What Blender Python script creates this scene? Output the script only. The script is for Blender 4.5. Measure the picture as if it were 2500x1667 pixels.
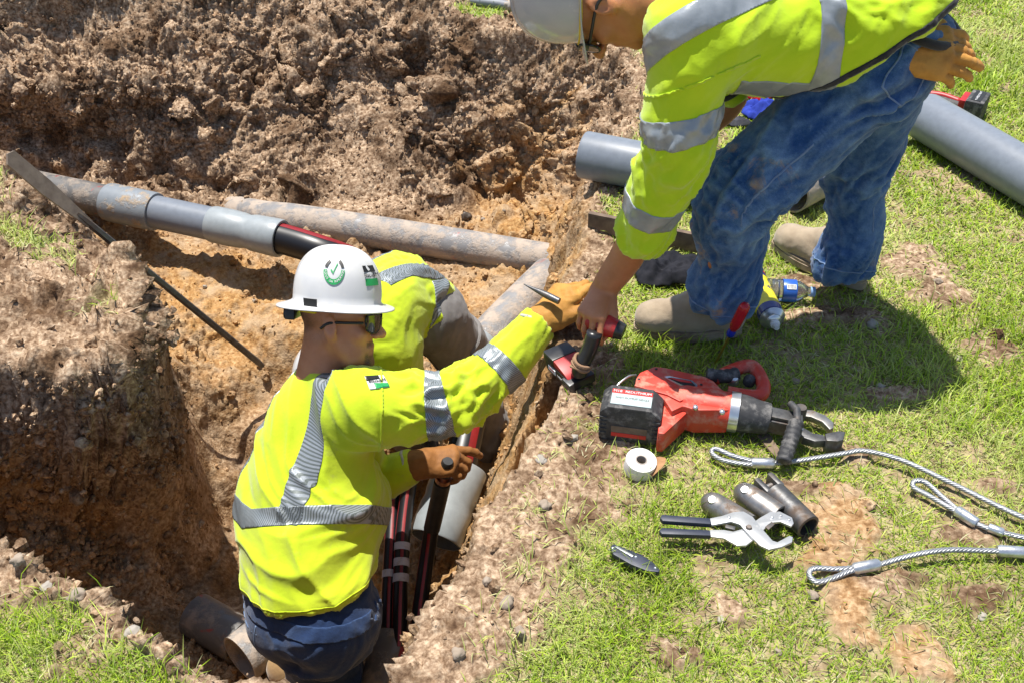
import bpy, bmesh, math, random
import numpy as np
from mathutils import Vector, Matrix, Euler

for o in list(bpy.data.objects): bpy.data.objects.remove(o, do_unlink=True)
scene = bpy.context.scene
col = scene.collection
rad = math.radians

# ------------------------------------------------------------------ camera
F_PX, CAM_H, PITCH = 2600.0, 1.88, rad(37)
cam_d = bpy.data.cameras.new('camera'); cam = bpy.data.objects.new('camera', cam_d); col.objects.link(cam)
cam.location = (0, 0, CAM_H); cam.rotation_euler = (rad(90) - PITCH, 0, 0)
cam_d.sensor_width = 36; cam_d.lens = F_PX / 2500 * 36; cam_d.clip_start = 0.05; cam_d.clip_end = 500
scene.camera = cam

# ------------------------------------------------------------------ light
SUN_EL, SUN_AZ = rad(76), math.atan2(-0.60, 0.80)      # azimuth from +Y towards +X
w = bpy.data.worlds.new('World'); scene.world = w; w.use_nodes = True
nt = w.node_tree; bg = nt.nodes['Background']
sk = nt.nodes.new('ShaderNodeTexSky'); sk.sky_type = 'NISHITA'; sk.sun_disc = False
sk.sun_elevation = SUN_EL; sk.sun_rotation = SUN_AZ
nt.links.new(sk.outputs[0], bg.inputs[0]); bg.inputs[1].default_value = 0.10
sd = bpy.data.lights.new('sun', 'SUN'); sun = bpy.data.objects.new('sun', sd); col.objects.link(sun)
sd.energy = 5.0; sd.angle = rad(0.53); sd.color = (1.0, 0.955, 0.88)
SUN = Vector((math.sin(SUN_AZ) * math.cos(SUN_EL), math.cos(SUN_AZ) * math.cos(SUN_EL), math.sin(SUN_EL)))
sun.rotation_euler = SUN.to_track_quat('Z', 'Y').to_euler(); sun.location = (-3, 3, 8)
vs = scene.view_settings
vs.view_transform = 'Standard'; vs.look = 'None'; vs.gamma = 1; vs.use_curve_mapping = False
vs.exposure = 0.60

# ------------------------------------------------------------------ helpers
rng = np.random.default_rng(7)
random.seed(7)
_c, _s = math.cos(PITCH), math.sin(PITCH)
def G(px, py, z=0.0):
    """world point at height z on the sight line through a point of the (2500 wide) picture"""
    u = (px - 1250) / F_PX; v = (py - 833.5) / F_PX
    d = np.array([u, _c - v * _s, -_s - v * _c]); t = (z - CAM_H) / d[2]
    return np.array([0, 0, CAM_H]) + d * t
def GY(px, py, y):
    u = (px - 1250) / F_PX; v = (py - 833.5) / F_PX
    d = np.array([u, _c - v * _s, -_s - v * _c]); return np.array([0, 0, CAM_H]) + d * (y / d[1])

_perm = np.random.default_rng(3).permutation(512).astype(np.int64)
_val = np.random.default_rng(4).random(512)
def _h(i, j, k):
    return _perm[(_perm[(_perm[i & 511] + j) & 511] + k) & 511]
def vnoise(P):
    """value noise in -1..1 at the rows of P"""
    P = np.asarray(P, float); I = np.floor(P).astype(np.int64); f = P - I; f = f * f * (3 - 2 * f)
    x, y, z = I[:, 0], I[:, 1], I[:, 2]; r = 0
    for a in (0, 1):
        for b in (0, 1):
            for c in (0, 1):
                wgt = (f[:, 0] if a else 1 - f[:, 0]) * (f[:, 1] if b else 1 - f[:, 1]) * (f[:, 2] if c else 1 - f[:, 2])
                r = r + wgt * _val[_h(x + a, y + b, z + c)]
    return r * 2 - 1
def fbm(P, sc, octv=4, gain=.5, off=0.0):
    P = np.asarray(P, float) * sc + off; r = 0; a = 1.0
    for _ in range(octv):
        r = r + a * vnoise(P); P = P * 2.03 + 17.3; a *= gain
    return r
def worley(P, sc, off=0.0):
    """distance to the nearest jittered cell point (0..~1)"""
    P = np.asarray(P, float) * sc + off; I = np.floor(P).astype(np.int64); best = np.full(len(P), 9.0)
    for a in (-1, 0, 1):
        for b in (-1, 0, 1):
            for c in (-1, 0, 1):
                C = I + np.array([a, b, c]); h = _h(C[:, 0], C[:, 1], C[:, 2])
                J = C + np.stack([_val[h], _val[(h + 101) & 511], _val[(h + 257) & 511]], 1)
                best = np.minimum(best, ((P - J) ** 2).sum(1))
    return np.sqrt(best)
def chunks(P, sc, off=0.0):
    """angular clods: a random height per cell, creased where cells meet"""
    P = np.asarray(P, float) * sc + off; P = P + .35 * np.stack([vnoise(P * 1.3), vnoise(P * 1.3 + 40), vnoise(P * 1.3 + 80)], 1); I = np.floor(P).astype(np.int64); b1 = np.full(len(P), 9.0); b2 = np.full(len(P), 9.0); hv = np.zeros(len(P)); tl = np.zeros(len(P))
    for a in (-1, 0, 1):
        for b in (-1, 0, 1):
            for c in (-1, 0, 1):
                C = I + np.array([a, b, c]); h = _h(C[:, 0], C[:, 1], C[:, 2]); q = P - C - np.stack([_val[h], _val[(h + 101) & 511], _val[(h + 257) & 511]], 1); d = (q ** 2).sum(1); m = d < b1
                b2 = np.where(m, b1, np.minimum(b2, d)); b1 = np.where(m, d, b1); hv = np.where(m, _val[(h + 33) & 511], hv)
                tl = np.where(m, (q[:, 0] * (_val[(h + 7) & 511] - .5) + q[:, 1] * (_val[(h + 19) & 511] - .5) + q[:, 2] * (_val[(h + 29) & 511] - .5)) * 1.6, tl)
    return (hv + tl - .15) * sstep(.02, .30, np.sqrt(b2) - np.sqrt(b1))
def sstep(a, b, x):
    t = np.clip((np.asarray(x, float) - a) / (b - a), 0, 1); return t * t * (3 - 2 * t)

def mesh_from(name, V, Fc, mats=(), smooth=True, fmat=None, attrs=None):
    """V (n,3) array; Fc a list of faces, or an (m,k) array"""
    me = bpy.data.meshes.new(name)
    V = np.asarray(V, np.float32)
    if isinstance(Fc, np.ndarray):
        m, k = Fc.shape
        me.vertices.add(len(V)); me.vertices.foreach_set('co', V.ravel())
        me.loops.add(m * k); me.loops.foreach_set('vertex_index', Fc.astype(np.int32).ravel())
        me.polygons.add(m); me.polygons.foreach_set('loop_start', np.arange(0, m * k, k, dtype=np.int32))
        me.polygons.foreach_set('loop_total', np.full(m, k, np.int32))
        me.update(calc_edges=True)
    else:
        me.from_pydata(V.tolist(), [], [list(map(int, f)) for f in Fc]); me.update()
    for mt in mats: me.materials.append(mt)
    if fmat is not None: me.polygons.foreach_set('material_index', np.asarray(fmat, np.int32))
    me.polygons.foreach_set('use_smooth', np.full(len(me.polygons), bool(smooth)))
    if attrs:
        for an, av in attrs.items():
            av = np.asarray(av, np.float32)
            if av.ndim == 1:
                at = me.attributes.new(an, 'FLOAT', 'POINT'); at.data.foreach_set('value', av)
            else:
                at = me.attributes.new(an, 'FLOAT_COLOR', 'POINT')
                if av.shape[1] == 3: av = np.concatenate([av, np.ones((len(av), 1), np.float32)], 1)
                at.data.foreach_set('color', av.ravel())
    return me
def obj(name, me, parent=None, label=None, cat=None, group=None, kind=None, loc=None, rot=None):
    o = bpy.data.objects.new(name, me); col.objects.link(o)
    if loc is not None: o.location = loc
    if rot is not None: o.rotation_euler = rot
    if parent is not None:
        o.parent = parent                                   # meshes are modelled in place: cancel the parent's own placement
        if parent.parent is None: o.matrix_parent_inverse = parent.matrix_basis.inverted()
    if label: o['label'] = label
    if cat: o['category'] = cat
    if group: o['group'] = group
    if kind: o['kind'] = kind
    return o
def thing(name, label, cat, loc=(0, 0, 0), rot=(0, 0, 0), group=None):
    o = obj(name, None, None, label, cat, group, None, loc, rot); o.empty_display_size = .05
    return o

# materials ---------------------------------------------------------
class NB:
    def __init__(s, m): s.t = m.node_tree; s.n = s.t.nodes; s.l = s.t.links
    def new(s, typ, **kw):
        n = s.n.new(typ)
        for k, v in kw.items(): setattr(n, k, v)
        return n
    def link(s, a, b): s.l.new(a, b)
    def coord(s, kind='Object'): return s.new('ShaderNodeTexCoord').outputs[kind]
    def attr(s, name, out='Fac'): n = s.new('ShaderNodeAttribute'); n.attribute_name = name; return n.outputs[out]
    def noise(s, scale, detail=4, rough=.55, vec=None, dist=0.0):
        n = s.new('ShaderNodeTexNoise'); n.inputs['Scale'].default_value = scale; n.inputs['Detail'].default_value = detail
        n.inputs['Roughness'].default_value = rough; n.inputs['Distortion'].default_value = dist
        s.link(vec if vec is not None else s.coord(), n.inputs['Vector']); return n.outputs['Fac']
    def vor(s, scale, vec=None, out='Distance', feature='F1'):
        n = s.new('ShaderNodeTexVoronoi', feature=feature); n.inputs['Scale'].default_value = scale
        s.link(vec if vec is not None else s.coord(), n.inputs['Vector']); return n.outputs[out]
    def ramp(s, fac, stops, interp='LINEAR'):
        r = s.new('ShaderNodeValToRGB'); cr = r.color_ramp; cr.interpolation = interp
        while len(cr.elements) < len(stops): cr.elements.new(.5)
        for e, (p, c) in zip(cr.elements, stops):
            e.position = p; e.color = (c, c, c, 1) if isinstance(c, (int, float)) else (*c[:3], 1)
        s.link(fac, r.inputs[0]); return r.outputs[0]
    def mix(s, fac, a, b, mode='MIX'):
        n = s.new('ShaderNodeMix', data_type='RGBA', blend_type=mode)
        for v, i in ((fac, n.inputs[0]), (a, n.inputs[6]), (b, n.inputs[7])):
            if isinstance(v, (int, float)): i.default_value = v if i == n.inputs[0] else (v, v, v, 1)
            elif isinstance(v, (tuple, list)): i.default_value = (*v[:3], 1)
            else: s.link(v, i)
        return n.outputs[2]
    def math(s, op, a, b=None, clamp=False):
        n = s.new('ShaderNodeMath', operation=op, use_clamp=clamp)
        for v, i in ((a, 0), (b, 1)):
            if v is None: continue
            if isinstance(v, (int, float)): n.inputs[i].default_value = v
            else: s.link(v, n.inputs[i])
        return n.outputs[0]
    def bump(s, h, strength=.5, dist=.004, normal=None):
        b = s.new('ShaderNodeBump'); b.inputs['Strength'].default_value = strength; b.inputs['Distance'].default_value = dist
        s.link(h, b.inputs['Height'])
        if normal is not None: s.link(normal, b.inputs['Normal'])
        return b.outputs[0]
def new_mat(name):
    m = bpy.data.materials.new(name); m.use_nodes = True
    b = NB(m); return m, b, m.node_tree.nodes['Principled BSDF']
def mat(name, c, rough=.6, metal=0.0, c2=None, scale=30, amt=.5, bump=0.0, bscale=None, bdist=.002, dirt=None, dirt_amt=.35, dscale=9, spec=None, sheen=0.0, coat=0.0, trans=0.0, ior=None, rvar=0.0):
    """base colour, a second tone mottled in by noise, optional dirt blotches, relief"""
    m, b, p = new_mat(name)
    cc = None
    c2 = c2 or tuple(v * .78 for v in c)
    f = b.ramp(b.noise(scale, 5, .6), [(.5 - .5 * amt * .6, 0.0), (.5 + .5 * amt * .6 + .02, 1.0)])
    cc = b.mix(f, c, c2)
    if dirt:
        d = b.ramp(b.noise(dscale, 7, .68), [(.62 - dirt_amt * .4, 0.0), (.74 - dirt_amt * .3, 1.0)])
        cc = b.mix(b.math('MULTIPLY', d, .85), cc, dirt)
        b.link(b.math('ADD', b.math('MULTIPLY', d, .35), rough, True), p.inputs['Roughness'])
    else:
        if rvar: b.link(b.math('ADD', b.math('MULTIPLY', b.noise(scale * 1.7, 4), rvar), rough - rvar * .5, True), p.inputs['Roughness'])
        else: p.inputs['Roughness'].default_value = rough
    b.link(cc, p.inputs['Base Color']); p.inputs['Metallic'].default_value = metal
    if bump: b.link(b.bump(b.noise(bscale or scale * 3, 5, .6), bump, bdist), p.inputs['Normal'])
    if spec is not None: p.inputs['Specular IOR Level'].default_value = spec
    if sheen: p.inputs['Sheen Weight'].default_value = sheen
    if coat: p.inputs['Coat Weight'].default_value = coat; p.inputs['Coat Roughness'].default_value = .15
    if trans: p.inputs['Transmission Weight'].default_value = trans
    if ior: p.inputs['IOR'].default_value = ior
    return m

# ================================================================== modelling kit: blended volumes -> one skin
A3 = lambda *p: np.array(p, float)
def unit(v): v = np.asarray(v, float); return v / np.linalg.norm(v)
class Field:
    def __init__(s, lo, hi, vox):
        s.lo = np.asarray(lo, float); s.vox = vox; s.n = np.ceil((np.asarray(hi) - s.lo) / vox).astype(int) + 1
        s.ax = [np.float32(s.lo[i] + np.arange(s.n[i]) * vox) for i in range(3)]
        s.f = np.full(s.n, .5, np.float32)
    def _sl(s, lo, hi):
        a = np.clip(np.floor((np.asarray(lo) - s.lo) / s.vox).astype(int), 0, s.n); b = np.clip(np.ceil((np.asarray(hi) - s.lo) / s.vox).astype(int) + 1, 0, s.n)
        sl = tuple(slice(a[i], b[i]) for i in range(3))
        return sl, s.ax[0][sl[0]][:, None, None], s.ax[1][sl[1]][None, :, None], s.ax[2][sl[2]][None, None, :]
    def _put(s, sl, d, k, op='add'):
        cur = s.f[sl]
        if op == 'add':
            if k > 0: h = np.clip(.5 + .5 * (cur - d) / k, 0, 1); s.f[sl] = cur * (1 - h) + d * h - k * h * (1 - h)
            else: s.f[sl] = np.minimum(cur, d)
        else:
            if k > 0: h = np.clip(.5 - .5 * (cur + d) / k, 0, 1); s.f[sl] = cur * (1 - h) - d * h + k * h * (1 - h)
            else: s.f[sl] = np.maximum(cur, -d)
    def cone(s, p0, p1, r0, r1, k=.02, flat=None, op='add'):
        p0, p1 = np.asarray(p0, float), np.asarray(p1, float); R = max(r0, r1) * (max(1, flat[1]) if flat else 1) + k + 3 * s.vox
        sl, X, Y, Zz = s._sl(np.minimum(p0, p1) - R, np.maximum(p0, p1) + R)
        X, Y, Zz = X - p0[0], Y - p0[1], Zz - p0[2]; b = p1 - p0; sc = 1.0
        if flat:
            a = unit(flat[0]); q = X * a[0] + Y * a[1] + Zz * a[2]; g_ = 1 / flat[1] - 1
            X, Y, Zz = X + a[0] * q * g_, Y + a[1] * q * g_, Zz + a[2] * q * g_; b = b + a * (b @ a) * g_; sc = min(1, flat[1])
        L = max(b @ b, 1e-9); h = np.clip((X * b[0] + Y * b[1] + Zz * b[2]) / L, 0, 1)
        d = np.sqrt((X - b[0] * h) ** 2 + (Y - b[1] * h) ** 2 + (Zz - b[2] * h) ** 2) - (r0 + (r1 - r0) * h)
        s._put(sl, (d * sc).astype(np.float32), k, op)
    def ell(s, c, r, M=None, k=.02, op='add'):
        c = np.asarray(c, float); r = np.asarray(r, float); R = r.max() + k + 3 * s.vox
        sl, X, Y, Zz = s._sl(c - R, c + R); X, Y, Zz = X - c[0], Y - c[1], Zz - c[2]
        if M is not None: X, Y, Zz = [X * M[0][i] + Y * M[1][i] + Zz * M[2][i] for i in range(3)]     # M columns are the local axes
        k0 = np.sqrt((X / r[0]) ** 2 + (Y / r[1]) ** 2 + (Zz / r[2]) ** 2); k1 = np.sqrt((X / r[0] ** 2) ** 2 + (Y / r[1] ** 2) ** 2 + (Zz / r[2] ** 2) ** 2) + 1e-6
        s._put(sl, (k0 * (k0 - 1) / k1).astype(np.float32), k, op)
    def box(s, c, h, M=None, rnd=.005, k=.005, op='add'):
        c = np.asarray(c, float); h = np.asarray(h, float); R = np.linalg.norm(h) + k + 3 * s.vox
        sl, X, Y, Zz = s._sl(c - R, c + R); X, Y, Zz = X - c[0], Y - c[1], Zz - c[2]
        if M is not None: X, Y, Zz = [X * M[0][i] + Y * M[1][i] + Zz * M[2][i] for i in range(3)]
        q = [np.abs(v) - (h[i] - rnd) for i, v in enumerate((X, Y, Zz))]
        d = np.sqrt(sum(np.maximum(v, 0) ** 2 for v in q)) + np.minimum(np.maximum(np.maximum(q[0], q[1]), q[2]), 0) - rnd
        s._put(sl, d.astype(np.float32), k, op)
    def limb(s, pts, rs, k=.02, flat=None, n=6, op='add'):
        P, R = spline(pts, n), spline(np.asarray(rs, float)[:, None], n)[:, 0]
        for i in range(len(P) - 1): s.cone(P[i], P[i + 1], R[i], R[i + 1], k if i == 0 else min(k, .008), flat, op)
    def cut(s, p, nrm, R):
        """remove what lies beyond the plane (side of nrm) within R of p"""
        p = np.asarray(p, float); nrm = unit(nrm); sl, X, Y, Zz = s._sl(p - R, p + R)
        pl = (X - p[0]) * nrm[0] + (Y - p[1]) * nrm[1] + (Zz - p[2]) * nrm[2]
        sp = np.sqrt((X - p[0]) ** 2 + (Y - p[1]) ** 2 + (Zz - p[2]) ** 2) - R
        s.f[sl] = np.maximum(s.f[sl], np.minimum(pl, -sp).astype(np.float32))
    def mesh(s, smooth=2):
        f = s.f; f[0], f[-1] = .5, .5; f[:, 0], f[:, -1] = .5, .5; f[:, :, 0], f[:, :, -1] = .5, .5
        ins = f < 0; c = np.zeros(s.n - 1, np.int8)
        for a in (0, 1):
            for b in (0, 1):
                for d in (0, 1): c += ins[a:a + s.n[0] - 1, b:b + s.n[1] - 1, d:d + s.n[2] - 1]
        act = (c > 0) & (c < 8); cells = np.argwhere(act); ids = np.full(s.n - 1, -1, np.int32); ids[act] = np.arange(len(cells))
        acc = np.zeros((len(cells), 3)); cnt = np.zeros(len(cells)); I = cells
        corner = {(a, b, d): f[I[:, 0] + a, I[:, 1] + b, I[:, 2] + d] for a in (0, 1) for b in (0, 1) for d in (0, 1)}
        for axn in range(3):
            o = [i for i in range(3) if i != axn]
            for a in (0, 1):
                for b in (0, 1):
                    c0 = [0, 0, 0]; c0[o[0]] = a; c0[o[1]] = b; c1 = list(c0); c1[axn] = 1
                    v0, v1 = corner[tuple(c0)], corner[tuple(c1)]; m = (v0 < 0) != (v1 < 0)
                    t = v0[m] / (v0[m] - v1[m]); pt = np.tile(np.array(c0, float), (m.sum(), 1)); pt[:, axn] = t
                    acc[m] += pt; cnt[m] += 1
        V = s.lo + (I + acc / cnt[:, None]) * s.vox; faces = []
        for axn in range(3):
            sl0 = [slice(None)] * 3; sl1 = [slice(None)] * 3; sl0[axn] = slice(0, -1); sl1[axn] = slice(1, None)
            a_, b_ = ins[tuple(sl0)], ins[tuple(sl1)]; E = np.argwhere(a_ != b_); o = [(axn + 1) % 3, (axn + 2) % 3]
            fl = a_[E[:, 0], E[:, 1], E[:, 2]]
            def cid(da, db): q = E.copy(); q[:, o[0]] -= da; q[:, o[1]] -= db; return ids[q[:, 0], q[:, 1], q[:, 2]]
            Q = np.stack([cid(1, 1), cid(0, 1), cid(0, 0), cid(1, 0)], 1); Q[~fl] = Q[~fl][:, ::-1]; faces.append(Q)
        Fq = np.concatenate(faces)
        for _ in range(smooth): V = relax(V, Fq, .5)
        return V, Fq
def relax(V, Fq, lam):
    S = np.zeros_like(V); n = np.zeros(len(V)); k = Fq.shape[1]
    for i in range(k):
        a, b = Fq[:, i], Fq[:, (i + 1) % k]
        for d in range(3): S[:, d] += np.bincount(a, V[b, d], len(V)) + np.bincount(b, V[a, d], len(V))
        n += np.bincount(a, minlength=len(V)) + np.bincount(b, minlength=len(V))
    return V + lam * (S / np.maximum(n, 1)[:, None] - V)
def vnormals(V, Fq):
    fn = np.cross(V[Fq[:, 2]] - V[Fq[:, 0]], V[Fq[:, -1]] - V[Fq[:, 1]]); N = np.zeros_like(V)
    for i in range(Fq.shape[1]):
        for d in range(3): N[:, d] += np.bincount(Fq[:, i], fn[:, d], len(V))
    return N / (np.linalg.norm(N, axis=1)[:, None] + 1e-12)
def spline(pts, n=6):
    P = np.asarray(pts, float)
    if len(P) == 2: return np.array([P[0] + (P[1] - P[0]) * t for t in np.linspace(0, 1, n + 1)])
    E = np.concatenate([[2 * P[0] - P[1]], P, [2 * P[-1] - P[-2]]]); out = []
    for i in range(1, len(E) - 2):
        p0, p1, p2, p3 = E[i - 1:i + 3]
        for t in np.linspace(0, 1, n, endpoint=False):
            out.append(.5 * ((2 * p1) + (p2 - p0) * t + (2 * p0 - 5 * p1 + 4 * p2 - p3) * t * t + (3 * p1 - p0 - 3 * p2 + p3) * t ** 3))
    out.append(P[-1]); return np.array(out)
def along(V, pts, n=8):
    """for each vertex: length along the spline, distance from it, outward direction"""
    P = spline(pts, n); L = np.concatenate([[0], np.cumsum(np.linalg.norm(np.diff(P, axis=0), axis=1))])
    bd = np.full(len(V), 9.0); bs = np.zeros(len(V)); bo = np.zeros_like(V)
    for i in range(len(P) - 1):
        e = P[i + 1] - P[i]; t = ((V - P[i]) @ e) / (e @ e)
        lo = -9 if i == 0 else 0; hi = 9 if i == len(P) - 2 else 1
        t = np.clip(t, lo, hi); q = V - P[i] - t[:, None] * e; d = np.linalg.norm(q, axis=1); m = d < bd
        bd[m] = d[m]; bs[m] = L[i] + t[m] * np.linalg.norm(e); bo[m] = q[m]
    return bs, bd, bo / (bd[:, None] + 1e-9), L[-1]
def ridged(P, octv=2):
    r = 0; a = 1.0
    for _ in range(octv): r = r + a * (1 - 2 * np.abs(vnoise(P))); P = P * 1.9 + 7.7; a *= .45
    return r
def clip_mesh(V, Fq, fields, extra=None):
    """keep the part of the mesh where every field is > 0; cuts through faces. returns V, faces, per-vertex extras"""
    X = [V] + [f[:, None] for f in fields] + ([extra] if extra is not None else []); A = np.concatenate(X, 1); nf = len(fields)
    mn = np.min(np.stack(fields), 0); keep = np.ones(len(Fq), bool)
    for f in fields: keep &= (f[Fq].max(1) > 0)
    allin = (mn[Fq].min(1) > 0) & keep
    out = []; cnt = []
    for q in Fq[keep & ~allin]:
        poly = [A[i] for i in q]
        for k in range(nf):
            c = 3 + k; res = []
            for i in range(len(poly)):
                a, b = poly[i], poly[(i + 1) % len(poly)]
                if a[c] > 0: res.append(a)
                if (a[c] > 0) != (b[c] > 0): t = a[c] / (a[c] - b[c]); res.append(a + (b - a) * t)
            poly = res
            if len(poly) < 3: break
        if len(poly) >= 3: out.append(poly)
    used = np.unique(Fq[allin]); remap = np.full(len(V), -1); remap[used] = np.arange(len(used))
    VV = [A[used]]; FF = [list(f) for f in remap[Fq[allin]]]; n = len(used)
    for p in out: FF.append(list(range(n, n + len(p)))); VV.append(np.array(p)); n += len(p)
    W = np.concatenate(VV); return W[:, :3], FF, W[:, 3 + nf:]
def weld(V, FF, E, eps=2e-5):
    key = np.round(V / eps).astype(np.int64); _, first, inv = np.unique(key, axis=0, return_index=True, return_inverse=True); inv = inv.ravel()
    out = []
    for f in FF:
        g_ = []
        for i in f:
            j = int(inv[i])
            if not g_ or (g_[-1] != j): g_.append(j)
        if len(g_) > 2 and g_[0] == g_[-1]: g_.pop()
        if len(set(g_)) == len(g_) and len(g_) > 2: out.append(g_)
    return V[first], out, (E[first] if E.shape[1] else E)
def strip(name, V, Fq, N, fields, mt, parent, off=.0022, uv=None, label=None, largest=False):
    """a band of tape or trim sewn on a garment: the piece of its surface inside all fields, lifted by off, with an edge"""
    ext = np.concatenate([N, uv if uv is not None else np.zeros((len(V), 2))], 1)
    W, FF, E = clip_mesh(V, Fq, fields, ext)
    if not FF: return None
    W, FF, E = weld(W, FF, E)
    if largest:                                             # keep the one long run, drop stray crumbs of it
        par = list(range(len(W)))
        def root_(i):
            while par[i] != i: par[i] = par[par[i]]; i = par[i]
            return i
        for f in FF:
            for i in f[1:]: par[root_(i)] = root_(f[0])
        cn = {}
        for f in FF: r_ = root_(f[0]); cn[r_] = cn.get(r_, 0) + 1
        best = max(cn, key=cn.get); FF = [f for f in FF if root_(f[0]) == best]; us = sorted({i for f in FF for i in f}); mp = {v: k for k, v in enumerate(us)}; FF = [[mp[i] for i in f] for f in FF]; W, E = W[us], E[us]
    Nn_ = E[:, :3]; up_ = W + Nn_ * off; dn = W - Nn_ * .003; n = len(W)
    cntr = {}
    for f in FF:
        for i in range(len(f)): a, b = f[i], f[(i + 1) % len(f)]; cntr[(a, b)] = 1
    side = [[b, a, a + n, b + n] for (a, b) in cntr if (b, a) not in cntr]
    me = mesh_from(name, np.concatenate([up_, dn]), [list(f) for f in FF] + side, [mt], True, None, {'u': np.tile(E[:, 3], 2), 'v': np.tile(E[:, 4], 2)})
    return obj(name, me, parent, label)
def skin_obj(name, V, Fq, mats, parent, attrs=None, label=None, smooth=True):
    return obj(name, mesh_from(name, V, Fq, mats, smooth, None, attrs), parent, label)
# ------------------------------------------------------------------ hard-surface kit
class MB:
    """collects solids into one mesh"""
    def __init__(s): s.V = []; s.F = []; s.n = 0
    def add(s, V, Fc):
        V = np.asarray(V, float); s.V.append(V); s.F += [[i + s.n for i in f] for f in Fc]; s.n += len(V); return s
    def box(s, c, h, M=None, bev=.0):
        c = np.asarray(c, float); M = np.eye(3) if M is None else np.asarray(M)
        if bev <= 0:
            V = np.array([[x, y, z] for x in (-1, 1) for y in (-1, 1) for z in (-1, 1)], float) * h; Fc = [[0, 1, 3, 2], [4, 6, 7, 5], [0, 4, 5, 1], [2, 3, 7, 6], [0, 2, 6, 4], [1, 5, 7, 3]]
        else:
            bm = bmesh.new(); bmesh.ops.create_cube(bm, size=2)
            for v in bm.verts: v.co = Vector((v.co.x * h[0], v.co.y * h[1], v.co.z * h[2]))
            bmesh.ops.bevel(bm, geom=bm.edges[:], offset=min(bev, min(h) * .9), segments=2, affect='EDGES', profile=.6)
            bm.verts.ensure_lookup_table(); V = np.array([v.co[:] for v in bm.verts]); Fc = [[v.index for v in f.verts] for f in bm.faces]; bm.free()
        return s.add(V @ M.T + c, Fc)
    def tube(s, pts, rs, seg=14, cap=True, hollow=0.0):
        """round bar along points; hollow = wall thickness for an open pipe"""
        P = np.asarray(pts, float); rs = np.broadcast_to(rs, (len(P),)) if np.ndim(rs) else np.full(len(P), rs)
        T = np.gradient(P, axis=0); T /= np.linalg.norm(T, axis=1)[:, None] + 1e-12
        a = np.array([0, 0, 1.0]) if abs(T[0][2]) < .9 else np.array([1.0, 0, 0]); u = unit(np.cross(T[0], a)); rings = []; ang = np.linspace(0, 2 * np.pi, seg, endpoint=False)
        fr = []
        for i in range(len(P)):
            u = unit(u - T[i] * (u @ T[i])); v = np.cross(T[i], u); fr.append((u, v)); rings.append(P[i] + rs[i] * (np.cos(ang)[:, None] * u + np.sin(ang)[:, None] * v))
        if hollow:
            for i in range(len(P) - 1, -1, -1): u, v = fr[i]; rings.append(P[i] + (rs[i] - hollow) * (np.cos(ang)[:, None] * u + np.sin(ang)[:, None] * v))
        V = np.concatenate(rings); m = len(rings); Fc = []
        for i in range(m if hollow else m - 1):
            j0, j1 = i * seg, ((i + 1) % m) * seg
            for k in range(seg): k2 = (k + 1) % seg; Fc.append([j0 + k, j0 + k2, j1 + k2, j1 + k])
        if cap and not hollow: Fc.append(list(range(seg))[::-1]); Fc.append([(m - 1) * seg + k for k in range(seg)])
        return s.add(V, Fc)
    def prism(s, poly, h0, h1, M=None, c=(0, 0, 0), holes=None):
        """polygon in local xy extruded from z=h0 to h1 (ngon caps)"""
        P = np.asarray(poly, float); n = len(P); M = np.eye(3) if M is None else np.asarray(M)
        V = np.concatenate([np.c_[P, np.full(n, h0)], np.c_[P, np.full(n, h1)]]); Fc = [list(range(n))[::-1], [n + i for i in range(n)]]
        Fc += [[i, (i + 1) % n, n + (i + 1) % n, n + i] for i in range(n)]
        return s.add(V @ M.T + np.asarray(c, float), Fc)
    def lathe(s, prof, c, axis, seg=24, start=None):
        """profile [(r, h)] turned round the axis from c"""
        a = unit(axis); t = np.array([0, 0, 1.0]) if abs(a[2]) < .9 else np.array([1.0, 0, 0]); u = unit(np.cross(a, t)); v = np.cross(a, u); ang = np.linspace(0, 2 * np.pi, seg, endpoint=False)
        V = np.concatenate([np.asarray(c, float) + h * a + max(r, 1e-5) * (np.cos(ang)[:, None] * u + np.sin(ang)[:, None] * v) for r, h in prof]); Fc = []
        for i in range(len(prof) - 1):
            for k in range(seg): k2 = (k + 1) % seg; Fc.append([i * seg + k, i * seg + k2, (i + 1) * seg + k2, (i + 1) * seg + k])
        return s.add(V, Fc)
    def build(s, name, mt, parent=None, smooth=False, auto=None, bevel=0.0, **kw):
        me = mesh_from(name, np.concatenate(s.V), s.F, [mt] if not isinstance(mt, (list, tuple)) else list(mt), smooth)
        if bevel:
            bm = bmesh.new(); bm.from_mesh(me); bmesh.ops.recalc_face_normals(bm, faces=bm.faces)
            bmesh.ops.bevel(bm, geom=[e for e in bm.edges if len(e.link_faces) == 2 and e.calc_face_angle(0) > rad(28)], offset=bevel, segments=2, affect='EDGES', profile=.6, clamp_overlap=True)
            bm.to_mesh(me); bm.free(); auto = auto or 35
        if auto:
            bm = bmesh.new(); bm.from_mesh(me); bmesh.ops.recalc_face_normals(bm, faces=bm.faces)
            for e in bm.edges: e.smooth = len(e.link_faces) == 2 and e.calc_face_angle(0) < rad(auto)
            for f in bm.faces: f.smooth = True
            bm.to_mesh(me); bm.free()
        else:
            bm = bmesh.new(); bm.from_mesh(me); bmesh.ops.recalc_face_normals(bm, faces=bm.faces); bm.to_mesh(me); bm.free()
        return obj(name, me, parent, **kw)
def frame(z, x):
    """3x3 with columns x', y', z' from a main axis and a hint"""
    z = unit(z); x = np.asarray(x, float); x = unit(x - z * (x @ z)); return np.stack([x, np.cross(z, x), z], 1)
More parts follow.
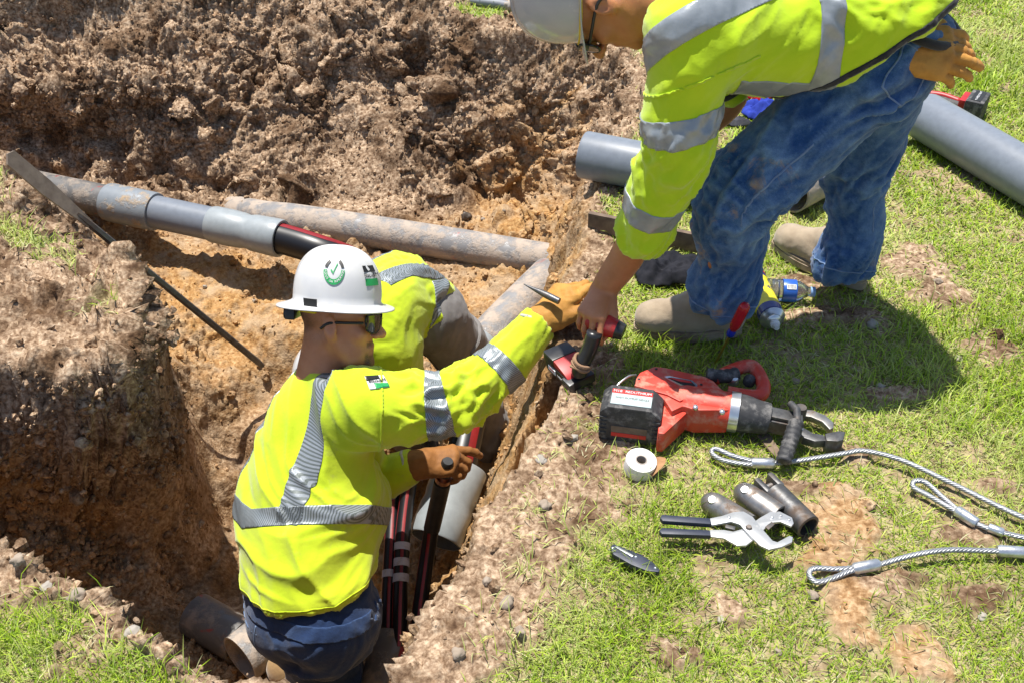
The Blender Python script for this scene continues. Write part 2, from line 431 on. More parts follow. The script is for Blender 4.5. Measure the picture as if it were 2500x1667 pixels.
def text_on(body, size, name, mt, M, c, parent=None, extrude=.0004, align='CENTER', bold=0.0):
    """flat lettering lying on a surface: M columns are right, up, out of the text"""
    cu = bpy.data.curves.new(name, 'FONT'); cu.body = body; cu.size = size; cu.extrude = extrude; cu.align_x = align; cu.align_y = 'CENTER'; cu.offset = bold; cu.resolution_u = 3
    tmp = bpy.data.objects.new(name + '_src', cu); col.objects.link(tmp); dg = bpy.context.evaluated_depsgraph_get(); me = bpy.data.meshes.new_from_object(tmp.evaluated_get(dg))
    bpy.data.objects.remove(tmp, do_unlink=True); bpy.data.curves.remove(cu)
    M = np.asarray(M); co = np.empty(len(me.vertices) * 3, np.float32); me.vertices.foreach_get('co', co); co = co.reshape(-1, 3) @ M.T + np.asarray(c); me.vertices.foreach_set('co', co.astype(np.float32).ravel())
    me.materials.clear(); me.materials.append(mt); me.update(); return obj(name, me, parent)

# ================================================================== ground
def poly_dist(P, poly):
    """signed distance to a closed polygon: positive inside"""
    poly = np.asarray(poly, float); n = len(poly); d = np.full(len(P), 1e9); ins = np.zeros(len(P), bool)
    for i in range(n):
        a, b = poly[i], poly[(i + 1) % n]; e = b - a
        wv = P - a; t = np.clip((wv @ e) / (e @ e), 0, 1)
        d = np.minimum(d, np.hypot(*(wv - t[:, None] * e).T))
        c = (a[1] > P[:, 1]) != (b[1] > P[:, 1])
        with np.errstate(divide='ignore', invalid='ignore'):
            ins ^= c & (P[:, 0] < (b[0] - a[0]) * (P[:, 1] - a[1]) / (b[1] - a[1] + 1e-12) + a[0])
    return np.where(ins, d, -d)
g2 = lambda px, py, z=0: tuple(G(px, py, z)[:2])
RIM = [(-5, 6.0), (-3, 5.7)] + [g2(*p) for p in [(300, -30), (700, -65), (1000, -45), (1200, 25), (1400, 80), (1535, 150), (1560, 280), (1480, 400),
       (1455, 470), (1425, 560), (1405, 650), (1390, 740), (1378, 830), (1372, 920), (1330, 1000), (1270, 1100), (1200, 1240), (1130, 1360), (1040, 1510),
       (988, 1650), (930, 1735), (845, 1740), (700, 1682), (560, 1662), (445, 1612), (365, 1555), (310, 1500), (230, 1420), (100, 1350), (0, 1290)]] + \
      [(-1.8, 1.95), (-3, 2.1), (-3.4, 2.5), (-2.4, 2.7)] + [g2(*p) for p in [(-60, 770), (40, 755), (75, 735), (85, 705), (80, 675), (60, 620), (50, 560), (38, 490), (28, 440), (0, 385)]] + [(-3, 4.1), (-5, 4.5)]
FLOOR = [(-5, 5.1, -.7), (-2.9, 4.95, -.7)] + [(*g2(*p), p[2]) for p in [(60, 425, -.7), (250, 440, -.7), (700, 480, -.7), (1000, 490, -.68), (1250, 470, -.62), (1320, 540, -.6),
       (1312, 640, -.65), (1290, 760, -.72), (1235, 930, -.85), (1195, 1020, -.98), (1140, 1200, -1.08), (1060, 1400, -1.15), (1000, 1530, -1.2)]] + \
      [(-.31, 1.80, -1.22), (-.46, 1.44, -1.28), (-.76, 1.47, -1.28), (-.98, 1.74, -1.22), (-1.3, 1.94, -1.05), (-2.4, 2.14, -.8)] + \
      [(*g2(*p), p[2]) for p in [(60, 1270, -.80), (290, 1370, -.98), (500, 1410, -1.22), (590, 1170, -1.14), (520, 920, -.86), (425, 750, -.75), (250, 600, -.7), (110, 495, -.68)]] + [(-2.9, 4.5, -.68), (-5, 4.8, -.7)]
CTRL = FLOOR + [(*g2(*p), p[2]) for p in [(640, 1280, -1.28), (640, 1010, -1.0), (700, 780, -.76), (1000, 900, -.78), (600, 1450, -1.32), (800, 1500, -1.3), (800, 640, -.74), (450, 700, -.76), (1150, 700, -.72), (950, 1300, -1.15)]]
CTRL = np.array(CTRL)
def floor_z(P):
    num = 0; den = 0
    for x, y, z in CTRL:
        wv = 1.0 / (((P[:, 0] - x) ** 2 + (P[:, 1] - y) ** 2) + .004) ** 1.6
        num = num + wv * z; den = den + wv
    return num / den
BUMPS = [  # x, y, height, radius   spoil heaps and lumps beside the digging
    (*g2(395, 1565), .045, .07), (*g2(60, 30), .10, .5), (*g2(500, -30), .12, .45), (*g2(900, -20), .10, .4), (*g2(1390, 60), .06, .35), (-2.9, 5.2, .45, .45), (-2.35, 5.55, .25, .4),
    (*g2(1250, 1300), .02, .15), (*g2(1150, 1540), .025, .14), (*g2(950, 1690), .02, .10), (*g2(640, 1690), .05, .09), (*g2(800, 1700), .03, .07)]
def base_z(P):
    """height of the dug ground before its fine relief; also the signed distance to the rim"""
    wob = np.stack([fbm(np.c_[P, np.zeros(len(P))], 5, 3), fbm(np.c_[P, np.full(len(P), 9.)], 5, 3)], 1) * .035
    near = sstep(-.6, .0, -np.hypot(P[:, 0] + .2, P[:, 1] - 3) + 3.2)[:, None]
    Q = P + wob * near
    dr = poly_dist(Q, RIM); df = poly_dist(Q, np.array(FLOOR)[:, :2]); zf = floor_z(Q)
    t = np.where(df >= 0, 1.0, np.clip(dr / (np.maximum(dr, 0) + np.maximum(-df, 1e-6)), 0, 1))
    # far wall: a ledge over a steeper, hollowed foot on its left
    k = .9 + .35 * fbm(np.c_[P, np.full(len(P), 3.)], 2.2, 2)
    far = sstep(4.1, 4.6, P[:, 1]); led = far * sstep(-1.25, -1.7, P[:, 0])
    prof = np.where(far > .5, t ** np.clip(k, .6, 1.5), sstep(-.12, 1.0, t) * .75 + t * .25 - sstep(-.12, 1.0, 0) * .75 * (1 - t))
    lp = np.where(t < .62, t * .52, .3224 + (t - .62) / .38 * .6776)
    prof = prof * (1 - led) + lp * led
    z = np.where(dr > 0, zf * np.clip(prof, 0, 1), 0.0)
    z = np.where((df >= 0), zf, z)
    for x, y, h, r in BUMPS:
        z = z + h * np.exp(-((P[:, 0] - x) ** 2 + (P[:, 1] - y) ** 2) / r ** 2) * np.where(dr > 0, np.clip(1 - dr * 6, 0, 1), 1)
    return z, dr, df
def axis(lo, hi, fine, mid_lo, mid_hi, mid, far):
    a = list(np.arange(lo, hi, fine)); x = hi
    while x < mid_hi: a.append(x); x += mid
    st = mid
    while x < far: a.append(x); st *= 1.35; x += st
    a.append(far); x = lo - mid; b = []
    while x > mid_lo: b.append(x); x -= mid
    st = mid
    while x > -far: b.append(x); st *= 1.35; x -= st
    b.append(-far); return np.array(b[::-1] + a)
ax = axis(-2.35, .62, .0068, -3.4, 3.2, .022, 60.0)
ay = axis(1.0, 5.75, .0078, .6, 6.4, .022, 60.0)
NX, NY = len(ax), len(ay)
XX, YY = np.meshgrid(ax, ay); P2 = np.stack([XX.ravel(), YY.ravel()], 1)
inner = (np.abs(P2[:, 0]) < 3.6) & (P2[:, 1] > .4) & (P2[:, 1] < 6.6)
Z = np.zeros(len(P2)); DR = np.full(len(P2), -5.0); DF = np.full(len(P2), -5.0)
Z[inner], DR[inner], DF[inner] = base_z(P2[inner])
Z[~inner] += .0
def ellipses(P, lst, soft=.35):
    m = np.zeros(len(P)); wq = .42 * fbm(np.c_[P, np.zeros(len(P))], 16, 3, off=63)
    for px, py, rx, ry in lst:
        c = G(px, py, 0); q = np.hypot((P[:, 0] - c[0]) / rx, (P[:, 1] - c[1]) / ry) + wq
        m = np.maximum(m, 1 - sstep(1 - soft, 1 + soft, q))
    return m
BARE = [(2080, 1260, .09, .13), (2030, 1350, .10, .06), (2000, 1250, .12, .05), (2065, 1500, .06, .09), (2250, 1590, .06, .10), (1950, 1190, .12, .03), (2150, 1420, .10, .04), (2090, 1110, .06, .05), (2380, 1300, .09, .06),
        (2230, 640, .12, .10), (2300, 720, .10, .07), (2030, 760, .14, .06), (1950, 700, .1, .06), (1450, 1120, .10, .14), (1380, 1200, .13, .16), (1330, 1330, .09, .14), (1430, 1010, .07, .05), (1480, 880, .08, .07), (1460, 770, .05, .07), (1240, 1480, .09, .12), (1150, 1560, .12, .12),
        (1500, 640, .05, .08), (2080, 190, .15, .10), (1640, 1600, .07, .05), (2360, 1450, .10, .04), (1880, 420, .3, .1), (2400, 850, .08, .07), (1800, 1490, .05, .05), (2420, 1180, .07, .03), (2180, 960, .09, .03), (1720, 590, .05, .05)]
GRASSL = [(60, 30, .25, .12), (30, 10, .4, .1), (1210, -5, .35, .10), (30, 560, .13, .16), (20, 430, .10, .10), (40, 690, .07, .05), (120, 1640, .30, .17), (300, 1650, .14, .10), (0, 1600, .25, .12)]
def grass_density(P, dr):
    n3 = np.c_[P, np.zeros(len(P))]
    right = sstep(.1, .35, P[:, 0] + .32 * sstep(2.4, 1.3, P[:, 1]) - .0)
    m = right * sstep(.03, .14, -dr + fbm(n3, 6, 3) * .05)
    m = m * (1 - .93 * ellipses(P, BARE))
    m = np.maximum(m, ellipses(P, GRASSL) * sstep(.0, .06, -dr))
    # scattered bare flecks
    m = m * (1 - .6 * sstep(.50, .80, fbm(n3, 6.5, 3, off=31)))
    return np.clip(m, 0, 1)
GD = np.zeros(len(P2)); GD[inner] = grass_density(P2[inner], DR[inner])
GD[~inner] = .8
P3 = np.c_[P2, Z]
# undercut banks: the top of the left block leans out over its foot, the top of the far wall towards the digging
lean = .35 * sstep(-1.15, -.02, Z) * sstep(2.25, 2.5, P2[:, 1]) * sstep(3.25, 2.8, P2[:, 1]) * sstep(-2.3, -1.55, P2[:, 0]) * sstep(-.55, -.85, P2[:, 0])
P3[:, 0] += lean
lean2 = .26 * sstep(-.62, -.05, Z) * sstep(4.2, 4.55, P2[:, 1]) * sstep(6.6, 5.7, P2[:, 1]) * sstep(.5, .1, P2[:, 0]) * sstep(-3.6, -3.0, P2[:, 0]); P3[:, 1] -= lean2
lean3 = .24 * sstep(-.9, -.05, Z) * sstep(2.0, 2.3, P2[:, 1]) * sstep(2.95, 2.65, P2[:, 1]) * sstep(-1.15, -1.4, P2[:, 0]) * sstep(-3.2, -2.6, P2[:, 0]); P3[:, 1] -= lean3
idx = np.arange(NX * NY).reshape(NY, NX)
quads = np.stack([idx[:-1, :-1].ravel(), idx[:-1, 1:].ravel(), idx[1:, 1:].ravel(), idx[1:, :-1].ravel()], 1)
Nn = vnormals(P3, quads)
soil = np.where(inner, 1 - .8 * sstep(.25, .8, GD), 0.15)
rough_amt = np.ones(len(P2))
lawn_side = sstep(.08, .3, -DR) * sstep(-.2, .1, P2[:, 0]) * inner
# the shovel-cut face on the left and the swept floor are smoother than the crumbled far wall
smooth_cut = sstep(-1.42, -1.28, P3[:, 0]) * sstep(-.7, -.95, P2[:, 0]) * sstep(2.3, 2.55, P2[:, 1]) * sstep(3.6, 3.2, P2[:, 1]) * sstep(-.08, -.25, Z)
floor_sm = sstep(0, .1, DF) * sstep(2.9, 3.3, P2[:, 1]) * .7
rough_amt -= .70 * smooth_cut; rough_amt = np.clip(rough_amt - floor_sm * .6, .2, 1) * (1 - .78 * lawn_side * (.75 + .25 * sstep(.1, .5, GD)))
ii = np.where(inner)[0]; D = np.zeros(len(P2)); Q3 = P3[ii]
wallm = sstep(.02, .25, DR[ii]) * sstep(3.6, 4.3, P2[ii, 1]); lb_m = sstep(-.9, -1.1, P3[ii, 0]) * sstep(2.1, 2.3, P3[ii, 1]) * sstep(3.6, 3.3, P3[ii, 1]) * (Z[ii] > -.3)
scrape = sstep(.30, .55, fbm(Q3, 2.6, 2, off=91)) * wallm
rough_amt[ii] *= 1 - .75 * scrape; rough_amt[ii] += .7 * sstep(-1.2, -1.35, P2[ii, 0]) * sstep(2.0, 2.2, P2[ii, 1]) * sstep(2.95, 2.75, P2[ii, 1]) * (DR[ii] > 0)
rwall = sstep(-.02, .03, DR[ii]) * sstep(.42, .3, DR[ii]) * sstep(-.42, -.3, P2[ii, 0]) * sstep(1.55, 1.75, P2[ii, 1]) * sstep(3.6, 3.3, P2[ii, 1]); rough_amt[ii] *= 1 - .55 * rwall
strip_m = sstep(.35, .25, -DR[ii]) * sstep(-.45, -.3, P2[ii, 0]) * sstep(3.4, 3.1, P2[ii, 1]) * (DR[ii] < 0); rough_amt[ii] *= 1 - .35 * strip_m
patch = sstep(-.3, .2, fbm(Q3, 3.3, 3, off=77))
d = .05 * fbm(Q3, 3.1, 3) * sstep(0, .1, DR[ii]) + .085 * fbm(Q3, 2.3, 2, off=5) * wallm / np.clip(rough_amt[ii], .3, 1)
d += .020 * fbm(Q3, 9, 4, .6) * (.55 + .8 * wallm)
d += .085 * (chunks(Q3, 4.6, 2) - .3) * wallm + .055 * chunks(Q3, 9) * patch * (.25 + .75 * np.maximum(wallm, lb_m)) + .030 * chunks(Q3, 21, 5) * (.35 + .65 * patch) + .017 * chunks(Q3, 44, 9) + .009 * chunks(Q3, 85, 3)
D[ii] = d * rough_amt[ii] * soil[ii]; lblk = sstep(-.85, -1.0, P2[ii, 0]) * sstep(3.7, 3.4, P2[ii, 1]); D[ii] *= 1 - .62 * lblk * (1 - np.clip(np.abs(Nn[ii, 2]) * 2.2, 0, 1))
D[ii] -= .010 * sstep(.25, .6, GD[ii])
V3 = P3 + Nn * D[:, None]
# a drying crack that splits the lip of the bank on the right from the lawn
crk = [g2(*p) for p in [(1365, 900), (1335, 960), (1290, 1040), (1240, 1130), (1190, 1220)]]
dc = np.full(len(P2), 9.0)
for a, b in zip(crk[:-1], crk[1:]):
    a, b = np.array(a), np.array(b); e = b - a; t = np.clip(((P2 - a) @ e) / (e @ e), 0, 1); dc = np.minimum(dc, np.hypot(*(P2 - a - t[:, None] * e).T))
dc = dc + .012 * fbm(np.c_[P2, np.zeros(len(P2))], 14, 2)
V3[:, 2] -= .16 * (1 - sstep(.012, .034, dc))
def ground_z_fn():
    Zr = V3[:, 2].reshape(NY, NX)
    def f(x, y):
        i = np.clip(np.searchsorted(ax, x) - 1, 0, NX - 2); j = np.clip(np.searchsorted(ay, y) - 1, 0, NY - 2)
        u = np.clip((x - ax[i]) / (ax[i + 1] - ax[i]), 0, 1); v = np.clip((y - ay[j]) / (ay[j + 1] - ay[j]), 0, 1)
        return Zr[j, i] * (1 - u) * (1 - v) + Zr[j, i + 1] * u * (1 - v) + Zr[j + 1, i] * (1 - u) * v + Zr[j + 1, i + 1] * u * v
    return f
gz_at = ground_z_fn()
# soil strata: ochre sand below, dark topsoil above; a weight per vertex, lowered to paint left-wall shade
och = np.zeros(len(P2))
och[ii] = np.clip(sstep(-.30, -.72, Z[ii] + .10 * fbm(Q3, 4, 3, off=50)) * sstep(4.45, 4.1, P2[ii, 1]) + .8 * ellipses(P2[ii], [(1290, 170, .25, .35), (1330, 330, .2, .4)]) , 0, 1)
och[ii] = np.maximum(och[ii], .9 * sstep(.35, .1, np.abs(DR[ii] - .05)) * sstep(.0, .2, P2[ii, 0] + .35) * sstep(3.6, 3.3, P2[ii, 1]) * sstep(-.02, -.15, Z[ii]))
och[ii] = np.maximum(och[ii], .85 * sstep(-.15, .25, fbm(Q3, 5, 3, off=21)) * sstep(-1.0, -1.15, P2[ii, 0]) * sstep(3.0, 2.8, P2[ii, 1]) * sstep(-.12, -.3, Z[ii]))
och[ii] = np.maximum(och[ii], .9 * rwall); och[ii] *= 1 - .6 * np.clip(smooth_cut[ii] + sstep(-1.0, -1.2, P2[ii, 0]) * sstep(3.0, 2.8, P2[ii, 1]) * (DR[ii] > 0) * .6, 0, 1); och[ii] *= .55 + .45 * sstep(-.5, .3, fbm(Q3, 3, 3, off=12))  # ochre cut on the left wall: its shade put into the soil colour
och[ii] = np.maximum(och[ii], .6 * ellipses(P2[ii], [(2080, 1260, .10, .14), (2030, 1350, .11, .07), (2000, 1250, .13, .06), (2065, 1500, .07, .1), (2250, 1590, .07, .11)]))

def soil_material(name, clod=False):
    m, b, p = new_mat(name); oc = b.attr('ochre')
    n1 = b.noise(7, 6, .62); n2 = b.noise(60, 5, .65); n3 = b.noise(2.2, 3)
    dry = b.ramp(n2, [(.36, (.135, .080, .045)), (.50, (.315, .215, .138)), (.66, (.56, .43, .30))])
    moist = b.ramp(n2, [(.35, (.058, .031, .017)), (.6, (.135, .079, .042)), (.8, (.24, .16, .10))])
    top = b.mix(b.ramp(b.math('ADD', b.math('MULTIPLY', n1, .65), b.math('MULTIPLY', n3, .35)), [(.40, 0.0), (.53, 1.0)]), moist, dry)
    sand = b.ramp(n2, [(.3, (.20, .098, .034)), (.5, (.37, .205, .078)), (.7, (.52, .35, .17))])
    sand = b.mix(b.ramp(b.noise(11, 5), [(.45, 0.0), (.65, .7)]), sand, (.43, .325, .215))
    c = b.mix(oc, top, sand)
    if clod: c = b.mix(.75, c, b.attr('tint', 'Color'), 'MULTIPLY')
    else:
        lawn = b.ramp(b.noise(26, 5), [(.35, (.17, .12, .065)), (.65, (.42, .35, .19))])
        c = b.mix(b.attr('lawn'), c, lawn)
    b.link(c, p.inputs['Base Color']); p.inputs['Roughness'].default_value = .95; p.inputs['Specular IOR Level'].default_value = .15
    h = b.math('ADD', b.math('MULTIPLY', b.noise(140, 5, .7), .7), b.math('MULTIPLY', b.vor(95), .5))
    b.link(b.bump(h, .75, .006), p.inputs['Normal'])
    return m
M_soil = soil_material('dug_soil'); M_clod = soil_material('clod_soil', True)
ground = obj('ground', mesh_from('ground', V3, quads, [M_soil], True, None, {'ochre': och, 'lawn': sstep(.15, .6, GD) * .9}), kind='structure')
ground['label'] = 'dug earth trench and lawn'

# ------------------------------------------------------------------ crumbs of soil and stones
def ico(sub=1):
    bm = bmesh.new(); bmesh.ops.create_icosphere(bm, subdivisions=sub, radius=1)
    V = np.array([v.co[:] for v in bm.verts]); Fc = np.array([[v.index for v in f.verts] for f in bm.faces]); bm.free(); return V, Fc
def rand_rot(n):
    q = rng.normal(size=(n, 4)); q /= np.linalg.norm(q, axis=1)[:, None]; a, b, c, d_ = q.T
    return np.stack([np.stack([a*a+b*b-c*c-d_*d_, 2*(b*c-a*d_), 2*(b*d_+a*c)], 1), np.stack([2*(b*c+a*d_), a*a-b*b+c*c-d_*d_, 2*(c*d_-a*b)], 1), np.stack([2*(b*d_-a*c), 2*(c*d_+a*b), a*a-b*b-c*c+d_*d_], 1)], 1)
NZ = np.zeros(len(P2)); NZ[ii] = 1
wgt = np.zeros(len(P2)); cell = np.gradient(ax)[None, :] * np.gradient(ay)[:, None]; cell = cell.ravel() / np.clip(Nn[:, 2], .12, 1)
wgt[ii] = (soil[ii] - .15) * (1 - .72 * lawn_side[ii]) * (.25 + .9 * patch + .9 * wallm) * (1 - .75 * smooth_cut[ii]) * (1 - .7 * floor_sm[ii])
lface = sstep(-1.15, -1.3, P2[:, 0]) * sstep(2.0, 2.2, P2[:, 1]) * sstep(2.95, 2.75, P2[:, 1]) * (DR > 0); wgt = wgt * (1 + 5 * lface); wgt[ii] *= (1 - .55 * strip_m) * (1 - .5 * rwall); wgt *= cell * ((P2[:, 0] > -2.9) & (P2[:, 0] < 2.4) & (P2[:, 1] < 6.0) & (P2[:, 1] > 1.15))
wgt = np.clip(wgt, 0, None); wgt /= wgt.sum()
def crumbs(n, smin, smax, sub, name, power=2.2):
    V0, F0 = ico(sub); nv = len(V0); pick = rng.choice(len(P2), n, p=wgt)
    u = rng.random(n); s = smin * (1 - u * (1 - (smin / smax) ** power)) ** (-1 / power)
    S = s[:, None] * rng.uniform(.6, 1.15, (n, 3)); R = rand_rot(n)
    lump = 1 + (.28 if sub == 1 else .20) * rng.normal(size=(n, nv)).clip(-1.5, 1.5)
    L = V0[None] * lump[..., None] * S[:, None, :]
    W = np.einsum('nij,nkj->nki', R, L) + (V3[pick] + Nn[pick] * (s * .25)[:, None] + rng.normal(size=(n, 3)) * .004)[:, None, :]
    Fc = (F0[None] + (np.arange(n) * nv)[:, None, None]).reshape(-1, 3)
    tint = rng.uniform(.75, 1.5, (n, 1)) * np.array([1, .97, .93]) ** rng.uniform(-1, 2.5, (n, 1))
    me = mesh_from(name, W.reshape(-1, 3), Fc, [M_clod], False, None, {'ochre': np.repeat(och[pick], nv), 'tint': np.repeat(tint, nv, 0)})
    return obj(name, me, kind='stuff')
cr = crumbs(42000, .003, .014, 1, 'soil_crumbs'); cr['label'] = 'loose crumbs of dry soil over the dug earth'; cr['category'] = 'soil'
cr = crumbs(2200, .011, .032, 2, 'soil_clods', 2.8); cr['label'] = 'fist-small clods of soil lying on the dug earth'; cr['category'] = 'soil'

# ------------------------------------------------------------------ grass
def blades(n, name, lmin, lmax, wd, lean, palette, mask_pow, up=1.0, yfall=.5, sel=None):
    pw = np.zeros(len(P2)); pw[ii] = GD[ii] ** mask_pow * cell[ii] / np.clip(P2[ii, 1] / 1.4, 1, 9) ** yfall
    vis = (P2[:, 1] > 1.1) & (np.abs(P2[:, 0]) < P2[:, 1] * .62 + .45) & (P2[:, 1] < 6.3)
    pw *= vis
    if sel is not None: pw *= sel
    pw /= pw.sum(); pick = rng.choice(len(P2), n, p=pw)
    tuft = rng.normal(size=(n, 2)) * .006
    x = V3[pick, 0] + tuft[:, 0] + rng.uniform(-.011, .011, n); y = V3[pick, 1] + tuft[:, 1] + rng.uniform(-.011, .011, n)
    z = V3[pick, 2] - .003
    L = rng.uniform(lmin, lmax, n) * (.7 + .5 * rng.random(n)); th = rng.uniform(0, 2 * np.pi, n) + .8 * vnoise(np.c_[x * 4, y * 4, np.zeros(n)])
    ln = np.clip(rng.normal(lean, .28, n), .05, 1.45); dx, dy = np.cos(th), np.sin(th)
    wv = wd * rng.uniform(.7, 1.3, n) * np.clip(y / 2.2, .8, 2.0)
    sx, sy = -dy * wv / 2, dx * wv / 2
    b0 = np.stack([x, y, z], 1); mid = b0 + np.stack([dx * np.sin(ln) * L * .5, dy * np.sin(ln) * L * .5, np.cos(ln) * L * .55 * up], 1)
    ln2 = np.clip(ln + rng.uniform(.2, .8, n), 0, 1.75)
    tip = mid + np.stack([dx * np.sin(ln2) * L * .5, dy * np.sin(ln2) * L * .5, np.cos(ln2) * L * .5 * up], 1)
    tip[:, 2] = np.maximum(tip[:, 2], z + .002); mid[:, 2] = np.maximum(mid[:, 2], z + .003)
    S = np.stack([sx, sy, np.zeros(n)], 1)
    W = np.stack([b0 - S, b0 + S, mid - S * .85, mid + S * .85, tip], 1).reshape(-1, 3)
    k = np.arange(n)[:, None] * 5
    Fc = np.concatenate([k + [[0, 1, 3]], k + [[0, 3, 2]], k + [[2, 3, 4]]], 1).reshape(-1, 3)
    pal = np.array(palette); c = pal[rng.integers(0, len(pal), n)] * rng.uniform(.75, 1.25, (n, 1))
    big = fbm(np.c_[x, y, np.zeros(n)], 2.6, 3, off=40)
    c = c * (1 + .22 * big)[:, None]; dryc = np.array([.48, .46, .22]); k2 = (sstep(-.15, .55, big + .3 * rng.normal(size=n)) * .5)[:, None]
    c = c * (1 - k2) + dryc * k2
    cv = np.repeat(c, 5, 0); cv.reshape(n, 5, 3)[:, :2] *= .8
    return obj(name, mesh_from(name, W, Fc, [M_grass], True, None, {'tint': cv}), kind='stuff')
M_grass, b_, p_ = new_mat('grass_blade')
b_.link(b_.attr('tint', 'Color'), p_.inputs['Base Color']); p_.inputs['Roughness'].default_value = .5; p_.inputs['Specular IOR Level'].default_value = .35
tr_ = b_.new('ShaderNodeBsdfTranslucent'); b_.link(b_.mix(1.0, b_.attr('tint', 'Color'), (.9, 1.0, .45), 'MULTIPLY'), tr_.inputs[0])
ms_ = b_.new('ShaderNodeMixShader'); ms_.inputs[0].default_value = .3
b_.link(p_.outputs[0], ms_.inputs[1]); b_.link(tr_.outputs[0], ms_.inputs[2]); b_.link(ms_.outputs[0], M_grass.node_tree.nodes['Material Output'].inputs[0])
green = [(.25, .39, .018), (.35, .50, .025), (.19, .31, .016), (.45, .57, .05), (.53, .59, .09), (.30, .46, .022)]
straw = [(.56, .51, .27), (.47, .41, .20), (.38, .36, .15), (.62, .58, .36), (.36, .40, .15)]
g = blades(135000, 'grass', .022, .050, .0027, .85, green, 1.3); g['label'] = 'short green lawn grass beside the digging'; g['category'] = 'grass'
g = blades(88000, 'dry_grass_clippings', .020, .050, .0025, 1.25, straw, .9, .75); g['label'] = 'straw coloured dry clippings lying in the lawn'; g['category'] = 'grass'
tall = 1.0 * (ellipses(P2, [(1500, 1330, .18, .3), (1450, 1560, .25, .2), (150, 1640, .5, .3), (60, 580, .3, .3), (2330, 150, .5, .5), (2450, 950, .3, .4), (1560, 870, .2, .1), (1330, 1450, .1, .2)]))
g = blades(9000, 'tall_grass', .05, .085, .003, .6, green[:4] + [(.36, .42, .1)], 1.0, 1.0, .5, tall); g['label'] = 'taller bright grass tufts in the lawn'; g['category'] = 'grass'

# ================================================================== people
def fabric(name, c, c2, scale=14, weave=900, rough=.85, bump=.25, dirt=None, dirt_amt=.2, sheen=.3):
    m, b, p = new_mat(name)
    f = b.ramp(b.noise(scale, 5, .6), [(.38, 0.0), (.66, 1.0)]); cc = b.mix(f, c, c2)
    if dirt: cc = b.mix(b.math('MULTIPLY', b.ramp(b.noise(7, 6, .7), [(.66 - dirt_amt * .3, 0.0), (.80 - dirt_amt * .2, 1.0)]), .7), cc, dirt)
    b.link(cc, p.inputs['Base Color']); p.inputs['Roughness'].default_value = rough; p.inputs['Sheen Weight'].default_value = sheen; p.inputs['Specular IOR Level'].default_value = .2
    b.link(b.bump(b.noise(weave, 2), bump, .0015, b.bump(b.noise(45, 4), .35, .004)), p.inputs['Normal']); return m
def denim(name, c, fade, mud=None):
    m, b, p = new_mat(name)
    w_ = b.noise(500, 2); f = b.ramp(b.noise(7, 9, .74), [(.45, 0.0), (.76, 1.0)])
    pt_ = b.ramp(b.new('ShaderNodeNewGeometry').outputs['Pointiness'], [(.49, 0.0), (.56, 1.0)]); f = b.math('ADD', b.math('MULTIPLY', f, .55), b.math('MULTIPLY', pt_, .30), True)
    cc = b.mix(f, c, fade); cc = b.mix(.35, cc, b.ramp(w_, [(.3, .45), (.7, 1.5)]), 'MULTIPLY')
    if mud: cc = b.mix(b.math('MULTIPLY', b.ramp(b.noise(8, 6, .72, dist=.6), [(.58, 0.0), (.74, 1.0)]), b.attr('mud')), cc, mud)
    b.link(cc, p.inputs['Base Color']); p.inputs['Roughness'].default_value = .9; p.inputs['Specular IOR Level'].default_value = .15; p.inputs['Sheen Weight'].default_value = .2
    b.link(b.bump(w_, .35, .002, b.bump(b.noise(38, 5), .5, .006)), p.inputs['Normal']); return m
def skin_mat(name, c, c2):
    m, b, p = new_mat(name); f = b.ramp(b.noise(18, 5, .6), [(.35, 0.0), (.7, 1.0)]); cc = b.mix(f, c, c2)
    cc = b.mix(b.math('MULTIPLY', b.attr('hair'), b.ramp(b.noise(420, 2), [(.35, 1.0), (.62, .55)])), cc, (.035, .022, .015))
    cc = b.mix(b.attr('lips'), cc, (.40, .15, .105))
    b.link(cc, p.inputs['Base Color']); p.inputs['Roughness'].default_value = .48; p.inputs['Subsurface Weight'].default_value = .12; p.inputs['Subsurface Radius'].default_value = (.012, .004, .002)
    b.link(b.bump(b.noise(260, 4, .6), .3, .001, b.bump(b.noise(60, 4), .25, .003)), p.inputs['Normal']); return m
def tape_mat(name, lined):
    m, b, p = new_mat(name)
    c = b.mix(b.ramp(b.noise(25, 4), [(.35, 0.0), (.7, 1.0)]), (.25, .28, .305), (.33, .36, .385))
    if lined:
        wv = b.math('FRACT', b.math('MULTIPLY', b.attr('u'), 1 / .0056)); g_ = b.ramp(wv, [(.50, 0.0), (.58, 1.0)])
        c = b.mix(g_, c, (.125, .145, .14)); 
    b.link(c, p.inputs['Base Color']); p.inputs['Roughness'].default_value = .38; p.inputs['Metallic'].default_value = .25
    b.link(b.bump(b.noise(70, 4), .2, .003), p.inputs['Normal']); return m
M_viz = fabric('hi_vis_fabric', (.54, .665, .022), (.46, .60, .014), 8, dirt=(.36, .35, .11), dirt_amt=.22)
M_viz2 = fabric('hi_vis_polyester', (.48, .66, .014), (.41, .60, .009), 6, dirt=(.36, .42, .07), dirt_amt=.05)
M_tape = tape_mat('reflective_tape', False); M_tapel = tape_mat('segmented_reflective_tape', True)
M_trim = fabric('black_trim', (.012, .012, .016), (.03, .03, .035))
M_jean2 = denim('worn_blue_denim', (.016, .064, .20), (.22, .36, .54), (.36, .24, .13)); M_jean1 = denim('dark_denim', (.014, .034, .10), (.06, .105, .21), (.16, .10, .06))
M_seam = mat('seam_thread', (.17, .25, .40), .9, c2=(.11, .17, .30))
M_skin1 = skin_mat('tanned_skin', (.50, .195, .088), (.58, .255, .13)); M_skin2 = skin_mat('brown_skin', (.40, .155, .062), (.48, .20, .09))
M_glove = fabric('tan_leather', (.50, .25, .055), (.36, .165, .035), 20, 300, .62, .3, dirt=(.16, .09, .05), dirt_amt=.35, sheen=.05)
